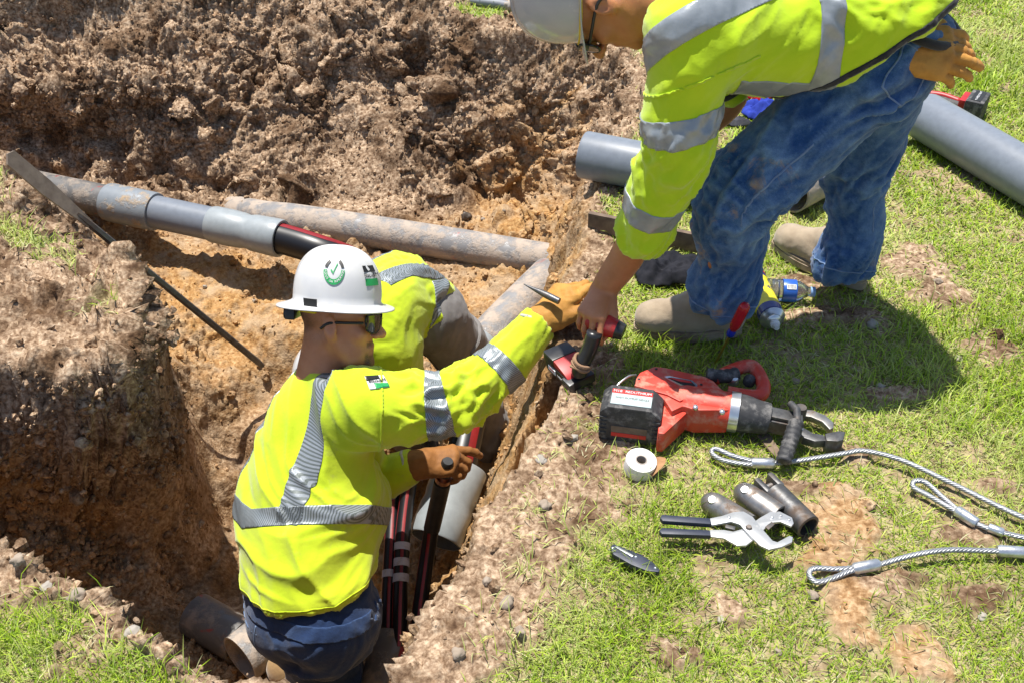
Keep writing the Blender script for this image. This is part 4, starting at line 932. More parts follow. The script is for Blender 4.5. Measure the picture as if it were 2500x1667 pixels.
# ------------------------------------------------------------------ the man standing in the pit
def worker_pit():
    root = thing('person', 'worker in white full brim hard hat and sunglasses standing waist deep in the pit', 'person', (-.6, 1.95, -1.22))
    fc = unit(A3(.72, .62, 0)); rt = A3(fc[1], -fc[0], 0)          # the way the chest faces, and his right
    P0 = G(752, 1395, -.52); T = [P0 + A3(.0, -.05, -.12), P0, G(762, 1200, -.36), G(800, 1020, -.19), G(828, 944, -.10)]; sh = G(828, 944, -.10)
    shR = G(888, 996, -.10); shL = sh * 2 - shR + A3(.055, -.04, -.09); elR = G(1120, 975, -.10); wrR = G(1318, 785, .045)
    elL = G(900, 1165, -.50); wrL = G(1012, 1135, -.44); nk = G(812, 893, -.045)
    ho = G(828, 788, .085); up = unit(A3(.06, .46, .88)); fw = A3(.95, -.17, -.17); fw = unit(fw - up * (fw @ up)); HM = np.stack([fw, np.cross(up, fw), up], 1)
    hipR = P0 + rt * .09 + A3(0, -.03, -.10); hipL = P0 - rt * .09 + A3(0, -.03, -.10); knR = G(800, 1560, -.92); ftR = A3(-.52, 1.95, -1.2); knL = hipL + A3(.02, .02, -.42); ftL = A3(-.75, 2.15, -1.2)
    f = Field((-1.0, 1.75, -1.22), (.25, 2.95, .35), .005)
    head_into(f, ho, HM); f.cone(ho + HM @ A3(-.030, 0, -.055), nk + A3(-.02, -.02, -.03), .058, .066, .03); f.cone(ho + HM @ A3(-.055, 0, -.04), nk + A3(-.06, -.02, -.02), .04, .046, .03)
    f.limb(T, [.09, .10, .095, .08, .065], .03, (rt, 1.05)); f.limb([shR, elR, wrR], [.05, .046, .034], .03); f.limb([shL, elL, wrL], [.05, .045, .033], .03)
    f.limb([hipR, knR, ftR], [.09, .06, .045], .03); f.limb([hipL, knL, ftL], [.09, .06, .045], .03)
    hand_into(f, wrR, G(1400, 700, .13) - wrR, A3(-.35, -.45, .8), 1, [(.6, .7, .4)] * 4, [(.055, .04, -.02), (.08, .035, -.04), (.095, .02, -.05)], .8)
    V, Q = f.mesh(1); skin_obj('body', V, Q, [M_skin1], root, head_attrs(V, ho, HM, 1.0, 0))
    # shirt ------------------------------------------------------------
    f = Field((-1.05, 1.75, -.95), (.2, 2.95, .12), .0065)
    f.limb([P0 + A3(.0, -.06, -.16)] + T[1:], [.168, .168, .158, .130, .09], .05, (rt, 1.18)); f.ell(G(735, 1250, -.42) + fc * .05, (.20, .20, .17), None, .05); f.cone(shR * .85 + sh * .15, shL, .094, .088, .06)
    f.cone(sh, nk, .10, .074, .04); f.cone(G(715, 1150, -.32), G(745, 1030, -.20), .105, .09, .06)
    SR = [shR, (shR + elR) / 2 + A3(0, 0, -.012), elR, (elR + wrR) / 2 + A3(.01, 0, -.015), wrR]; f.limb(SR, [.108, .088, .075, .066, .052], .06); SL = [shL, elL, wrL]; f.limb(SL, [.11, .075, .055], .05)
    hp = G(748, 1398, -.525); f.cut(hp, A3(.10, -.22, -1), .42); f.cut(wrR, wrR - elR, .10); f.cut(wrL, wrL - elL, .09); f.cut(nk + A3(.0, .0, .0), up * .7 + A3(.12, -.12, .5), .12)
    V, Q = f.mesh(3); N = vnormals(V, Q); sS, dS, oS, LS = along(V, SR); sL, dL, oL, LL = along(V, SL)
    slv = sstep(.17, .10, dS) * sstep(.05, .16, sS); slL = sstep(.13, .09, dL) * sstep(.1, .2, sL)
    dv, *_ = folds(V, N, SR, .013, 10, 2.4, .18, [(.45, .12), (.1, .1)]); dl, *_ = folds(V, N, SL, .007, 16, 1.6, .14)
    e1 = V @ unit(A3(.55, -.2, .75)); e2_ = V @ unit(A3(.8, .1, -.55)); tf = ridged(np.c_[e1 * 10 + .6 * vnoise(V * 5), e2_ * 2.6, (V @ fc) * 3], 2) * .010 + (crease(np.c_[e1 * 9 + .5 * vnoise(V * 5 + 3), e2_ * 2.4, (V @ fc) * 3]) - .3) * .016 + ridged(np.c_[V[:, 2] * 24 + .8 * vnoise(V * 6), e2_ * 3, V[:, 1] * 2], 2) * .008 * sstep(-.22, -.34, V[:, 2])
    V = V + dv * slv[:, None] + dl * slL[:, None] + N * (tf * (1 - np.maximum(slv, slL)) + fbm(V, 7, 2) * .004)[:, None]; V = relax(V, Q, .4); N = vnormals(V, Q)
    st = skin_obj('work_shirt', V, Q, [M_viz], root)
    sS, dS, oS, LS = along(V, SR); sL, dL, oL, LL = along(V, SL); sT, dT, oT, LT = along(V, T); onS = .155 - dS; body = np.where(sS > .10, dS - .125, .1); bodyL = np.where(sL > .10, dL - .10, .1)
    slant = (V @ A3(.6, -.2, .75))
    for c in (.345, .70): strip('reflective_stripe', V, Q, N, [.030 - np.abs(sS - c * LS), onS], M_tapel, st, uv=np.c_[slant * .9 + sS * .55, dS])
    strip('reflective_stripe', V, Q, N, [.028 - np.abs(sL - .72 * LL), .10 - dL], M_tapel, st, uv=np.c_[V[:, 2], dL])
    lat = (V - sh) @ rt; back = -((V - sh) @ fc) - (-.02)
    ax0 = T[1]; tt = unit(T[3] - T[1]); hgt = (V - ax0) @ tt
    for c in ((-.10, -.15), (.19, -.36)):      # two braces down the back
        strip('reflective_stripe', V, Q, N, [.028 - np.abs(lat - (c[0] + c[1] * (hgt - .145))), hgt - .145, N @ -fc + (.35 if c[0] < 0 else .2), body, bodyL], M_tapel, st, uv=np.c_[V[:, 2] * .85 + lat * .15, dT])
    wa = np.abs(lat); hb = hgt - .165 + .22 * (lat + .05) - .45 * np.maximum(0, lat - .06)
    strip('reflective_stripe', V, Q, N, [.029 - np.abs(hb), body, bodyL], M_tapel, st, uv=np.c_[lat * 1.0 + .35 * hgt, dT])
    dh = -((V - hp) @ unit(A3(.10, -.22, -1))); strip('shirt_hem', V, Q, N, [.018 - dh, dh - .0155], M_viz, st, .0018)
    strip('shoulder_seam', V, Q, N, [.0032 - np.abs(sS - .045), .16 - dS, body + .2], M_viz, st, .003)
    # badge on the sleeve: white field, black corner, green foot, lettering
    bc = G(928, 912, .02); nb = None
    k = np.argmin(np.linalg.norm(V - G(930, 915, .035), axis=1)); bc, bn = V[k], N[k]; ex = A3(.80, .30, .28); ex = unit(ex - bn * (ex @ bn)); ey = np.cross(bn, ex); q = V - bc; qx, qy, nn = q @ ex, q @ ey, .05 - np.abs(q @ bn)
    bd = strip('badge', V, Q, N, [.030 - np.abs(qx), .022 - np.abs(qy), nn], M_white, st, .0030)
    strip('badge_corner', V, Q, N, [.030 - np.abs(qx), .022 - np.abs(qy), qy - .008 - .10 * qx, .012 - qx, nn], M_black, st, .0042)
    strip('badge_foot', V, Q, N, [.030 - np.abs(qx), .022 - np.abs(qy), -qy - .006 - .12 * (qx - .0), nn, qx + .012], M_green, st, .0042)
    text_on('Black&M', .0155, 'badge_text', M_black, np.stack([ex, ey, bn], 1), bc + bn * .0052 + ey * .002, st, .0003)
    # jeans -----------------------------------------------------------
    f = Field((-1.05, 1.7, -1.28), (-.2, 2.6, -.35), .007); f.cone(hipR, hipL, .125, .125, .05); f.cone((hipR + hipL) / 2, P0 + A3(0, -.0, .02), .165, .158, .05, (rt, 1.12)); f.ell((hipR + hipL) / 2 - fc * .06 + A3(0, 0, -.02), (.13, .13, .13), None, .05)
    LR = [hipR, knR, ftR]; LLg = [hipL, knL, ftL]; f.limb(LR, [.13, .098, .085], .05); f.limb(LLg, [.125, .095, .085], .05); f.cut(P0 + A3(0, 0, .03), A3(0, .3, 1), .3)
    V, Q = f.mesh(3); N = vnormals(V, Q); a1, s1, d1, o1, L1 = folds(V, N, LR, .011, 12, 1.6, .18, [(.45, .1), (.05, .1)]); V = V + a1 + N * (fbm(V, 9, 2) * .005)[:, None]; V = relax(V, Q, .3); N = vnormals(V, Q)
    je = skin_obj('jeans', V, Q, [M_jean1], root, {'mud': sstep(-.75, -1.1, V[:, 2]) * .8})
    ax2 = P0 - fc * .02; w2 = (V - P0) @ unit(A3(.05, .3, 1)); 
    strip('waistband', V, Q, N, [w2 + .090, -.048 - w2, N @ -fc + .6], M_jean1, je, .004)
    lat2 = (V - P0) @ rt; strip('back_pocket', V, Q, N, [.0022 - np.abs(w2 + .125 + .10 * lat2), .12 - np.abs(lat2 + .08), N @ -fc], M_seam, je, .0015); strip('back_seam', V, Q, N, [.002 - np.abs(lat2 - .03), N @ -fc - .2, -.1 - w2], M_seam, je, .0012)
    boot(root, A3(-.56, 1.86, -1.225), A3(-.40, 2.10, -1.225), ftR + A3(0, 0, .12), M_gboot, M_sole, vox=.007); boot(root, A3(-.73, 2.10, -1.24), A3(-.54, 2.34, -1.24), ftL + A3(0, 0, .12), M_gboot, M_sole, vox=.007)
    # gloves -----------------------------------------------------------
    for which in (0, 1):
        if which == 0: w0, X, Zb, ys, cur, th, mt, prev = wrR + unit(wrR - elR) * .012, G(1396, 702, .125) - G(1322, 785, .05), A3(-.50, -.45, .72), -1, [(.25, .55, .4), (.55, .75, .45), (.8, .85, .5), (.9, .9, .5)], [(.060, .056, -.012), (.090, .062, -.020), (.112, .056, -.026)], M_glove, elR
        else: w0, X, Zb, ys, cur, th, mt, prev = wrL + unit(wrL - elL) * .015, G(1108, 1122, -.43) - G(1035, 1130, -.44), A3(-.15, -.25, .95), 1, [(.35, .45, .25), (.85, .95, .6), (.9, 1.0, .6), (.95, 1.0, .6)], [(.058, .035, -.035), (.075, .028, -.062), (.085, .012, -.080)], M_glove2, elL
        f = Field(w0 - .17, w0 + .21, .0042); hand_into(f, w0, X, Zb, ys, cur, th, 1.30, 1.18, .12); d0 = unit(w0 - prev); f.cone(w0 - d0 * .040, w0 + d0 * .02, .050, .040, .015); f.cut(w0 - d0 * .038, -d0, .09)
        V, Q = f.mesh(1); N = vnormals(V, Q); V = V + N * (ridged(V * 42, 2) * .0016 + fbm(V, 30, 2) * .0015)[:, None]; g_ = skin_obj('work_glove', V, Q, [mt], root, label='mustard leather glove on the reaching hand' if which == 0 else 'brown leather glove gripping a cable end')
        c0 = w0 - d0 * .036; fr = frame(d0, A3(0, 0, 1)); pts = [c0 + fr @ A3(math.cos(t) * .052, math.sin(t) * .050, .006 * math.sin(3 * t)) for t in np.linspace(0, 2 * np.pi, 30)]; mb = MB(); mb.tube(pts, .0055, 6, cap=False); mb.build('glove_cuff', M_cuff, g_, True)
    # helmet ------------------------------------------------------------
    hat_o = ho + HM @ A3(-.008, 0, .066); hM = HM
    brim = lambda t: .033 + .006 * abs(math.cos(t)) + .008 * max(0, -math.cos(t)) ** 2
    ht, W = bump_hat(root, hat_o, hM, brim, M_hatw, label='white full brim hard hat with green stickers')
    az0 = -math.pi / 2 + .10     # the side turned to the camera
    ring = []; n = 28; inner_, outer_ = .030, .041
    H_, a_, b_ = HAT_H, HAT_A, HAT_B
    def arc(r0, r1, t0, t1, nn_=14, tc=.62): return ([(az0 + r * math.cos(a) / .118, tc - r * math.sin(a) / .152) for r in (r0, r1) for a in np.linspace(t0, t1, nn_)], [[i, i + 1, i + 1 + nn_, i + nn_] for i in range(nn_ - 1)])
    dome_patch('sticker', M_green, ht, hat_o, hM, arc(.021, .031, math.pi * 1.02, math.pi * 1.98, 20)); dome_patch('sticker', M_black, ht, hat_o, hM, arc(.021, .030, .15, .95, 8)); dome_patch('sticker', M_black, ht, hat_o, hM, arc(.021, .030, math.pi - .95, math.pi - .15, 8))
    def surf(az, t, off=.003):
        r = math.sin(t * math.pi / 2) ** .80; z = H_ * (math.cos(t * math.pi / 2)) ** .80; p = A3(a_ * r * math.cos(az), b_ * r * math.sin(az), z); n_ = unit(A3(p[0] / a_ ** 2, p[1] / b_ ** 2, p[2] / H_ ** 2)); return hat_o + hM @ (p + n_ * off), hM @ n_
    def word(txt, sz, az, t, rot=0, mt=M_white, off=.0034):
        c, n_ = surf(az, t, off); ex_ = hM @ A3(-math.sin(az), math.cos(az), 0); ex_ = unit(ex_ - n_ * (ex_ @ n_)); ey_ = np.cross(n_, ex_); ca, sa = math.cos(rot), math.sin(rot); text_on(txt, sz, 'sticker_text', mt, np.stack([ex_ * ca + ey_ * sa, -ex_ * sa + ey_ * ca, n_], 1), c, ht, .0002)
    for i, ch in enumerate('FOCUS ON TOMORROW'):
        a = math.pi * 1.06 + i / 16 * math.pi * .88
        if ch != ' ': word(ch, .0085, az0 + .026 * math.cos(a) / .118, .62 - .026 * math.sin(a) / .152, a + math.pi / 2)
    dome_patch('sticker', M_green, ht, hat_o, hM, ([(az0 - .07, .62), (az0 - .02, .66), (az0 - .02, .69), (az0 - .09, .64), (az0 + .09, .54), (az0 + .07, .52)], [[0, 1, 2, 3], [1, 5, 4, 2]]))
    az1 = az0 + 1.02      # company sticker nearer the front
    pq = lambda a0, a1, t0, t1: ([(a, t) for t in (t0, t1) for a in np.linspace(a0, a1, 6)], [[i, i + 1, i + 7, i + 6] for i in range(5)])
    dome_patch('sticker', M_black, ht, hat_o, hM, pq(az1 - .24, az1 + .24, .56, .655)); dome_patch('sticker', M_green, ht, hat_o, hM, pq(az1 - .24, az1 + .24, .745, .83)); word('Black&M', .017, az1, .70, 0, M_black, .002)
    bt = [(az0 - .06 + x, z) for x in (-.17, .17) for z in (0, 1)]; V = [W(((a_ + .012 + .003 * z) * math.cos(a) * 1.0, (b_ + .012 + .003 * z) * math.sin(a), -.002 + .015 * z - .008 * (1 - z))) for a in np.linspace(az0 - .62, az0 - .30, 6) for z in (0, 1)]
    obj('sticker', mesh_from('sticker', V, [[2 * i, 2 * i + 2, 2 * i + 3, 2 * i + 1] for i in range(5)], [M_black], True), ht)
    mb = MB(); mb.tube([W((.116 * math.cos(t), .100 * math.sin(t), -.022)) for t in np.linspace(1.9, 2 * math.pi - 1.9, 24)], .010, 8); mb.build('headband', M_yell, ht, True)
    mb = MB(); c, = [W((-.124, 0, -.045))]; mb.box(c, (.014, .050, .016), hM, .005); mb.lathe([(.0, .014), (.017, .014), (.019, .0), (0, -.002)], W((-.137, 0, -.048)), hM @ A3(-1, 0, 0), 14); mb.build('ratchet_knob', M_blackp, ht, auto=40)
    glasses(root, ho, HM)
    return root
worker_pit()

# ------------------------------------------------------------------ the man stooping behind, deeper in the trench
def worker_stooping():
    root = thing('person', 'worker in yellow shirt and grey cargo trousers stooping behind the white hat', 'person', (-.2, 3.0, -1.08))
    T = [G(1018, 752, -.26), G(972, 728, -.19), G(925, 768, -.18), G(888, 835, -.24)]; fcd = unit(A3(-.6, -.75, 0)); lf = A3(.75, -.6, 0); nk = G(855, 890, -.27)
    shL = G(950, 860, -.27); elL = G(985, 960, -.45); wrL = G(1032, 1040, -.60); shR = shL - lf * .26 + A3(0, 0, -.06); elR = shR + A3(-.02, -.05, -.25); wrR = elR + A3(.1, -.05, -.2)
    hipL = G(1058, 775, -.28); knL = G(1142, 900, -.61); anL = G(1203, 1085, -.95); hipR = hipL - lf * .2; knR = hipR + A3(-.02, -.05, -.38); anR = knR + A3(.05, .08, -.36)
    ho = G(845, 905, -.33); fw = unit(A3(-.3, -.5, -1)); up = A3(-.5, -.7, .2); up = unit(up - fw * (up @ fw)); HM = np.stack([fw, np.cross(up, fw), up], 1)
    f = Field((-1.15, 2.45, -1.12), (.12, 3.45, .08), .007); head_into(f, ho, HM); f.cone(ho, nk, .06, .07, .03); f.cone(nk, T[-1], .06, .07, .03)
    f.limb(T, [.075, .08, .085, .08], .04, (lf, 1.1)); f.limb([shL, elL, wrL], [.05, .045, .03], .03); f.limb([shR, elR, wrR], [.05, .045, .03], .03); f.limb([hipL, knL, anL], [.08, .06, .045], .03); f.limb([hipR, knR, anR], [.08, .06, .045], .03)
    hand_into(f, wrL, A3(.2, -.1, -1), A3(-1, 0, -.2), 1, [(.5, .6, .4)] * 4, [(.055, .05, -.02), (.08, .05, -.04), (.10, .04, -.05)]); hand_into(f, wrR, A3(.6, -.3, -.6), A3(0, 0, 1), -1, [(.5, .6, .4)] * 4, [(.055, .05, -.02), (.08, .05, -.04), (.10, .04, -.05)])
    V, Q = f.mesh(1); skin_obj('body', V, Q, [M_skin1], root, head_attrs(V, ho, HM, 0, 0))
    f = Field((-1.15, 2.45, -.75), (.12, 3.45, .16), .007); f.limb(T, [.128, .134, .138, .130], .05, (lf, 1.12)); f.cone(shL, shR, .095, .095, .06); SL = [shL, elL, wrL]; f.limb(SL, [.10, .08, .06], .05); f.limb([shR, elR, wrR], [.10, .08, .06], .05)
    f.cut(T[0] + (T[0] - T[1]) * .25, T[0] - T[1], .25); f.cut(wrL, wrL - elL, .09); f.cut(wrR, wrR - elR, .09); f.cut(nk, nk - T[-1], .13)
    V, Q = f.mesh(3); N = vnormals(V, Q); sT, dT, oT, LT = along(V, T); sS, dS, oS, LS = along(V, SL)
    dv, *_ = folds(V, N, T, .010, 9, 2.2, .3, [(.05, .12)]); V = V + dv + N * (ridged(np.c_[(V @ lf) * 10, (V @ fcd) * 4, V[:, 2] * 7], 2) * .008)[:, None]; V = relax(V, Q, .3); N = vnormals(V, Q)
    st = skin_obj('work_shirt', V, Q, [M_viz], root); sT, dT, oT, LT = along(V, T); lat = (V - T[1]) @ lf
    strip('reflective_stripe', V, Q, N, [.030 - np.abs(lat - .055 + .10 * (sT - .2)), sT - .02, N[:, 2] + .35, dS - .085], M_tapel, st, uv=np.c_[sT + .55 * np.abs(lat - .075), dT])
    strip('reflective_stripe', V, Q, N, [.030 - np.abs(lat + .10), sT - .02, N[:, 2] + .35], M_tapel, st, uv=np.c_[sT, dT])
    strip('reflective_stripe', V, Q, N, [.028 - np.abs(sT - .06), .078 - lat * .0, lat - .10], M_tapel, st, uv=np.c_[lat, dT])
    f = Field((-.75, 2.6, -1.1), (.15, 3.5, -.02), .007); f.cone(hipL, hipR, .10, .10, .05); f.cone((hipL + hipR) / 2, T[0], .125, .12, .05, (lf, 1.15)); LL = [hipL, (hipL + knL) / 2 + A3(.01, -.01, .01), knL, anL]; f.limb(LL, [.108, .100, .090, .078], .05); f.limb([hipR, knR, anR], [.105, .09, .075], .05)
    f.cut(anL + A3(0, 0, -.03), A3(.1, -.1, -1), .14)
    V, Q = f.mesh(3); N = vnormals(V, Q); dv, sL, dL, oL, LLn = folds(V, N, LL, .010, 12, 1.6, .17, [(.5, .1), (.95, .08)]); V = V + dv + N * (fbm(V, 10, 2) * .004)[:, None]; V = relax(V, Q, .3); N = vnormals(V, Q); sL, dL, oL, LLn = along(V, LL)
    tr = skin_obj('trousers', V, Q, [M_cargo], root); strip('black_panel', V, Q, N, [-(oL @ unit((.8, -.5, 0))) * dL - .012, sL + .05, .70 * LLn - sL, .16 - dL], M_pblack, tr, .0015)
    pk = (sL - .30 * LLn); an_ = (oL @ unit((.55, .2, .3))); strip('cargo_pocket', V, Q, N, [.075 - np.abs(pk), an_ - .35, .15 - dL], M_cargo, tr, .006); strip('pocket_flap', V, Q, N, [.018 - np.abs(pk + .055), an_ - .33, .15 - dL], M_cargo, tr, .009)
    boot(root, G(1180, 1085, -1.07), G(1212, 1200, -1.07), anL + A3(0, 0, .05), M_gboot, M_sole, vox=.006, label='muddy brown leather work boot'); boot(root, anR + A3(.02, .06, -.10), anR + A3(-.02, -.2, -.10), anR + A3(0, 0, .06), M_gboot, M_sole, vox=.008)
    hat_o = ho + HM @ A3(0, 0, .055); bump_hat(root, hat_o, HM, lambda t: .03, M_hatw)
    f = Field(wrL - .16, wrL + .16, .005); hand_into(f, wrL, A3(.2, -.1, -1), A3(-1, 0, -.2), 1, [(.5, .6, .4)] * 4, [(.055, .05, -.02), (.08, .05, -.04), (.10, .04, -.05)], 1.3, 1.15); V, Q = f.mesh(1); skin_obj('work_glove', V, Q, [M_pblack], root)
    return root
worker_stooping()

# ================================================================== pipes and cables in the digging
def pipe_mat(name, c, mud, amt, streak=None):
    m, b, p = new_mat(name); cc = b.mix(b.ramp(b.noise(40, 4), [(.35, 0.0), (.7, 1.0)]), c, tuple(v * .86 for v in c))
    if streak: cc = b.mix(b.ramp(b.noise(9, 5, .7, dist=1.2), [(.60, 0.0), (.66, .9)]), cc, streak)
    d = b.ramp(b.noise(13, 7, .7), [(.66 - amt, 0.0), (.78 - amt, 1.0)]); mu = b.mix(b.noise(60, 4), mud, tuple(v * .72 for v in mud)); cc = b.mix(d, cc, mu)
    sc = b.ramp(b.noise(130, 3, .7), [(.66, 0.0), (.72, .4)]); cc = b.mix(sc, cc, tuple(min(1, v * 1.35) for v in c))
    b.link(cc, p.inputs['Base Color']); b.link(b.math('ADD', b.math('MULTIPLY', d, .5), .38, True), p.inputs['Roughness']); b.link(b.bump(b.math('ADD', b.math('MULTIPLY', d, .6), b.math('MULTIPLY', b.noise(90, 4), b.math('MULTIPLY', d, .8))), .6, .004), p.inputs['Normal']); return m
M_pvc = pipe_mat('grey_pvc', (.185, .208, .245), (.34, .27, .20), -.06); M_pvcl = pipe_mat('light_grey_pvc', (.29, .32, .335), (.40, .32, .23), -.02); M_pvcm = pipe_mat('muddy_pvc', (.22, .245, .27), (.42, .31, .20), .14)
M_duct = pipe_mat('muddy_duct', (.24, .235, .235), (.44, .365, .30), .24, (.34, .16, .145)); M_ductd = pipe_mat('dark_muddy_duct', (.13, .125, .12), (.30, .25, .205), .17, (.30, .05, .045))
M_cable = pipe_mat('black_cable_jacket', (.010, .010, .012), (.28, .22, .17), -.03); M_cred = mat('red_cable_stripe', (.26, .012, .016), .42, c2=(.17, .01, .012)); M_wtape = mat('white_tape_band', (.62, .60, .66), .55, dirt=(.40, .34, .30), dirt_amt=.2, dscale=40)
M_btape = mat('black_tape', (.014, .014, .015), .5, c2=(.03, .03, .03)); M_copper = mat('copper', (.52, .27, .17), .35, 1.0, c2=(.36, .19, .12)); M_steel = mat('worn_steel', (.36, .35, .34), .42, .8, c2=(.22, .21, .20), scale=35, dirt=(.16, .10, .065), dirt_amt=.3, dscale=22)
M_dsteel = mat('dark_steel', (.085, .085, .09), .45, .7, c2=(.15, .15, .15), scale=50, dirt=(.13, .085, .055), dirt_amt=.3, bump=.2); M_rust = mat('rusty_steel', (.20, .145, .105), .8, .3, c2=(.11, .075, .055), scale=24, dirt=(.30, .22, .15), dirt_amt=.3, bump=.3)
def side_line(pts, r, ang, up=A3(0, 0, 1)):
    P = np.asarray(pts); T_ = np.gradient(P, axis=0); out = []
    for p, t in zip(P, T_): t = unit(t); u = unit(np.cross(t, up)); v = np.cross(u, t); out.append(p + r * (math.cos(ang) * u + math.sin(ang) * v))
    return np.array(out)
def stripe_band(name, pts, r, a0, a1, mt, parent, off=.0008, n=5):
    L = [side_line(pts, r + off, a) for a in np.linspace(a0, a1, n)]; V = np.concatenate(L); m = len(pts); Fc = [[j * m + i, j * m + i + 1, (j + 1) * m + i + 1, (j + 1) * m + i] for j in range(n - 1) for i in range(m - 1)]
    return obj(name, mesh_from(name, V, Fc, [mt], True), parent)
R1 = .074
run = thing('conduit_run', 'grey conduit with muddy sleeve and bell coupling crossing the trench behind the hat', 'conduit', G(400, 530, -.5))
ca, cb = G(60, 450, -.50), G(700, 586, -.52)
def on(px): t = (px - 60) / 640; return ca + (cb - ca) * t
mb = MB(); mb.tube([on(20), on(180), on(262), on(300)], R1, 28, hollow=.006); o_ = mb.build('duct', M_ductd, run, auto=40)
mb = MB(); mb.tube([on(276), on(283), on(330), on(388), on(393)], [R1 + .010, R1 + .013, R1 + .013, R1 + .013, R1 + .010], 28, hollow=.011); mb.build('muddy_sleeve', M_pvcm, run, auto=40, label='grey sleeve caked with mud')
mb = MB(); mb.tube([on(388), on(460), on(545)], R1, 28, hollow=.006); mb.build('conduit', M_pvc, run, auto=40)
mb = MB(); mb.tube([on(528), on(534), on(575), on(600), on(612), on(626), on(668), on(684), on(688)], [R1 + .004, R1 + .007, R1 + .007, R1 + .004, R1 - .001, R1 + .006, R1 + .009, R1 + .009, R1 + .006], 28, hollow=.010); mb.build('bell_coupling', M_pvcl, run, auto=45)
cp = spline([on(600), on(690), G(790, 615, -.54), G(870, 650, -.62), G(940, 720, -.80)], 7); big = thing('cable', 'thick black cable with red stripe leaving the grey coupling behind the hat', 'cable', cp[0])
mb = MB(); mb.tube(cp, .066, 24); mb.build('jacket', M_cable, big, True); stripe_band('red_stripe', cp[5:], .066, 1.5, 1.95, M_cred, big)
c2p = spline([G(500, 500, -.86), G(640, 528, -.70), G(740, 540, -.655), G(1050, 588, -.635), G(1290, 628, -.615), G(1400, 646, -.61)], 6); d2 = thing('buried_duct', 'mud covered duct half buried along the back of the trench', 'duct', c2p[0])
mb = MB(); mb.tube(c2p, .075, 26, hollow=.006); mb.build('duct_wall', M_duct, d2, True)
c3 = [G(1345, 672, -.585), G(1255, 762, -.615), G(1172, 848, -.65)]; d3 = thing('branch_duct', 'mud coated duct running down towards the kneeling leg below the spike', 'duct', c3[1])
mb = MB(); mb.tube(spline(c3, 5), .084, 26, hollow=.006); mb.build('duct_wall', M_duct, d3, True)
mb = MB(); e_ = unit(c3[2] - c3[1]); mb.tube([c3[2] - e_ * .02, c3[2] - e_ * .012, c3[2] + e_ * .09, c3[2] + e_ * .15], [.085, .088, .088, .088], 26, hollow=.01); mb.build('coupling', M_pvcl, d3, auto=40, label='clean pale grey coupling')
# coupling slid over the heavy cable in the pit
k0, k1 = G(1128, 1140, -.74), G(1062, 1318, -.86); kd = k1 - k0; cpl = thing('conduit_coupling', 'loose pale grey pipe coupling with open end beside the cables in the pit', 'coupling', k1)
mb = MB(); mb.tube([k0, k0 + kd * .02, k0 + kd * .40, k0 + kd * .50, k0 + kd * .60, k0 + kd * .98, k1], [.090, .093, .093, .089, .094, .096, .093], 32, hollow=.009); mb.build('coupling_wall', M_pvcl, cpl, auto=45)
Mk = frame(A3(-.35, -.75, .55), kd); tm = np.stack([unit(kd), np.cross(unit(A3(-.25, -.7, .6)), unit(kd)), unit(A3(-.25, -.7, .6))], 1); nrm_ = unit(A3(-.12, -.72, .68) - unit(kd) * (A3(-.12, -.72, .68) @ unit(kd))); ey_ = np.cross(nrm_, unit(kd)); text_on('△ Allied', .034, 'pipe_print', M_black, np.stack([unit(kd), ey_, nrm_], 1), k0 + kd * .70 + nrm_ * .0975 + ey_ * -.01, cpl, .0002)
hv = [G(1165, 930, -.62), G(1150, 1010, -.66), G(1125, 1130, -.73), G(1115, 1180, -.77)]; hvt = thing('cable', 'heavy black cable feeding into the pale grey coupling', 'cable', hv[0]); mb = MB(); mb.tube(spline(hv, 5), .058, 22); mb.build('jacket', M_cable, hvt, True); stripe_band('red_stripe', spline(hv, 5), .058, 2.0, 2.5, M_cred, hvt)
st_ = spline([G(1098, 985, -.52), G(1084, 1050, -.58), G(1074, 1105, -.64)], 4); mb = MB(); mb.tube(st_, .006, 8); mb.build('cord', mat('tan_cord', (.36, .26, .16), .9), label='short tan cord beside the heavy black cable', cat='cord')
cabs = [([(946, 1575, -.98), (949, 1450, -.90), (955, 1330, -.83), (960, 1230, -.77), (966, 1150, -.70)], .0235, 'black cable with one white tape band nearest the kneeling jeans', [.33], 0),
        ([(974, 1580, -.96), (978, 1430, -.87), (984, 1300, -.79), (997, 1200, -.72), (1012, 1130, -.66)], .0250, 'black red-striped cable carrying three white tape bands', [.265, .335, .41], 0),
        ([(1014, 1580, -.95), (1030, 1450, -.86), (1046, 1340, -.77), (1062, 1250, -.65), (1082, 1170, -.49)], .0245, 'black cable held up by the brown leather glove', [], 1)]
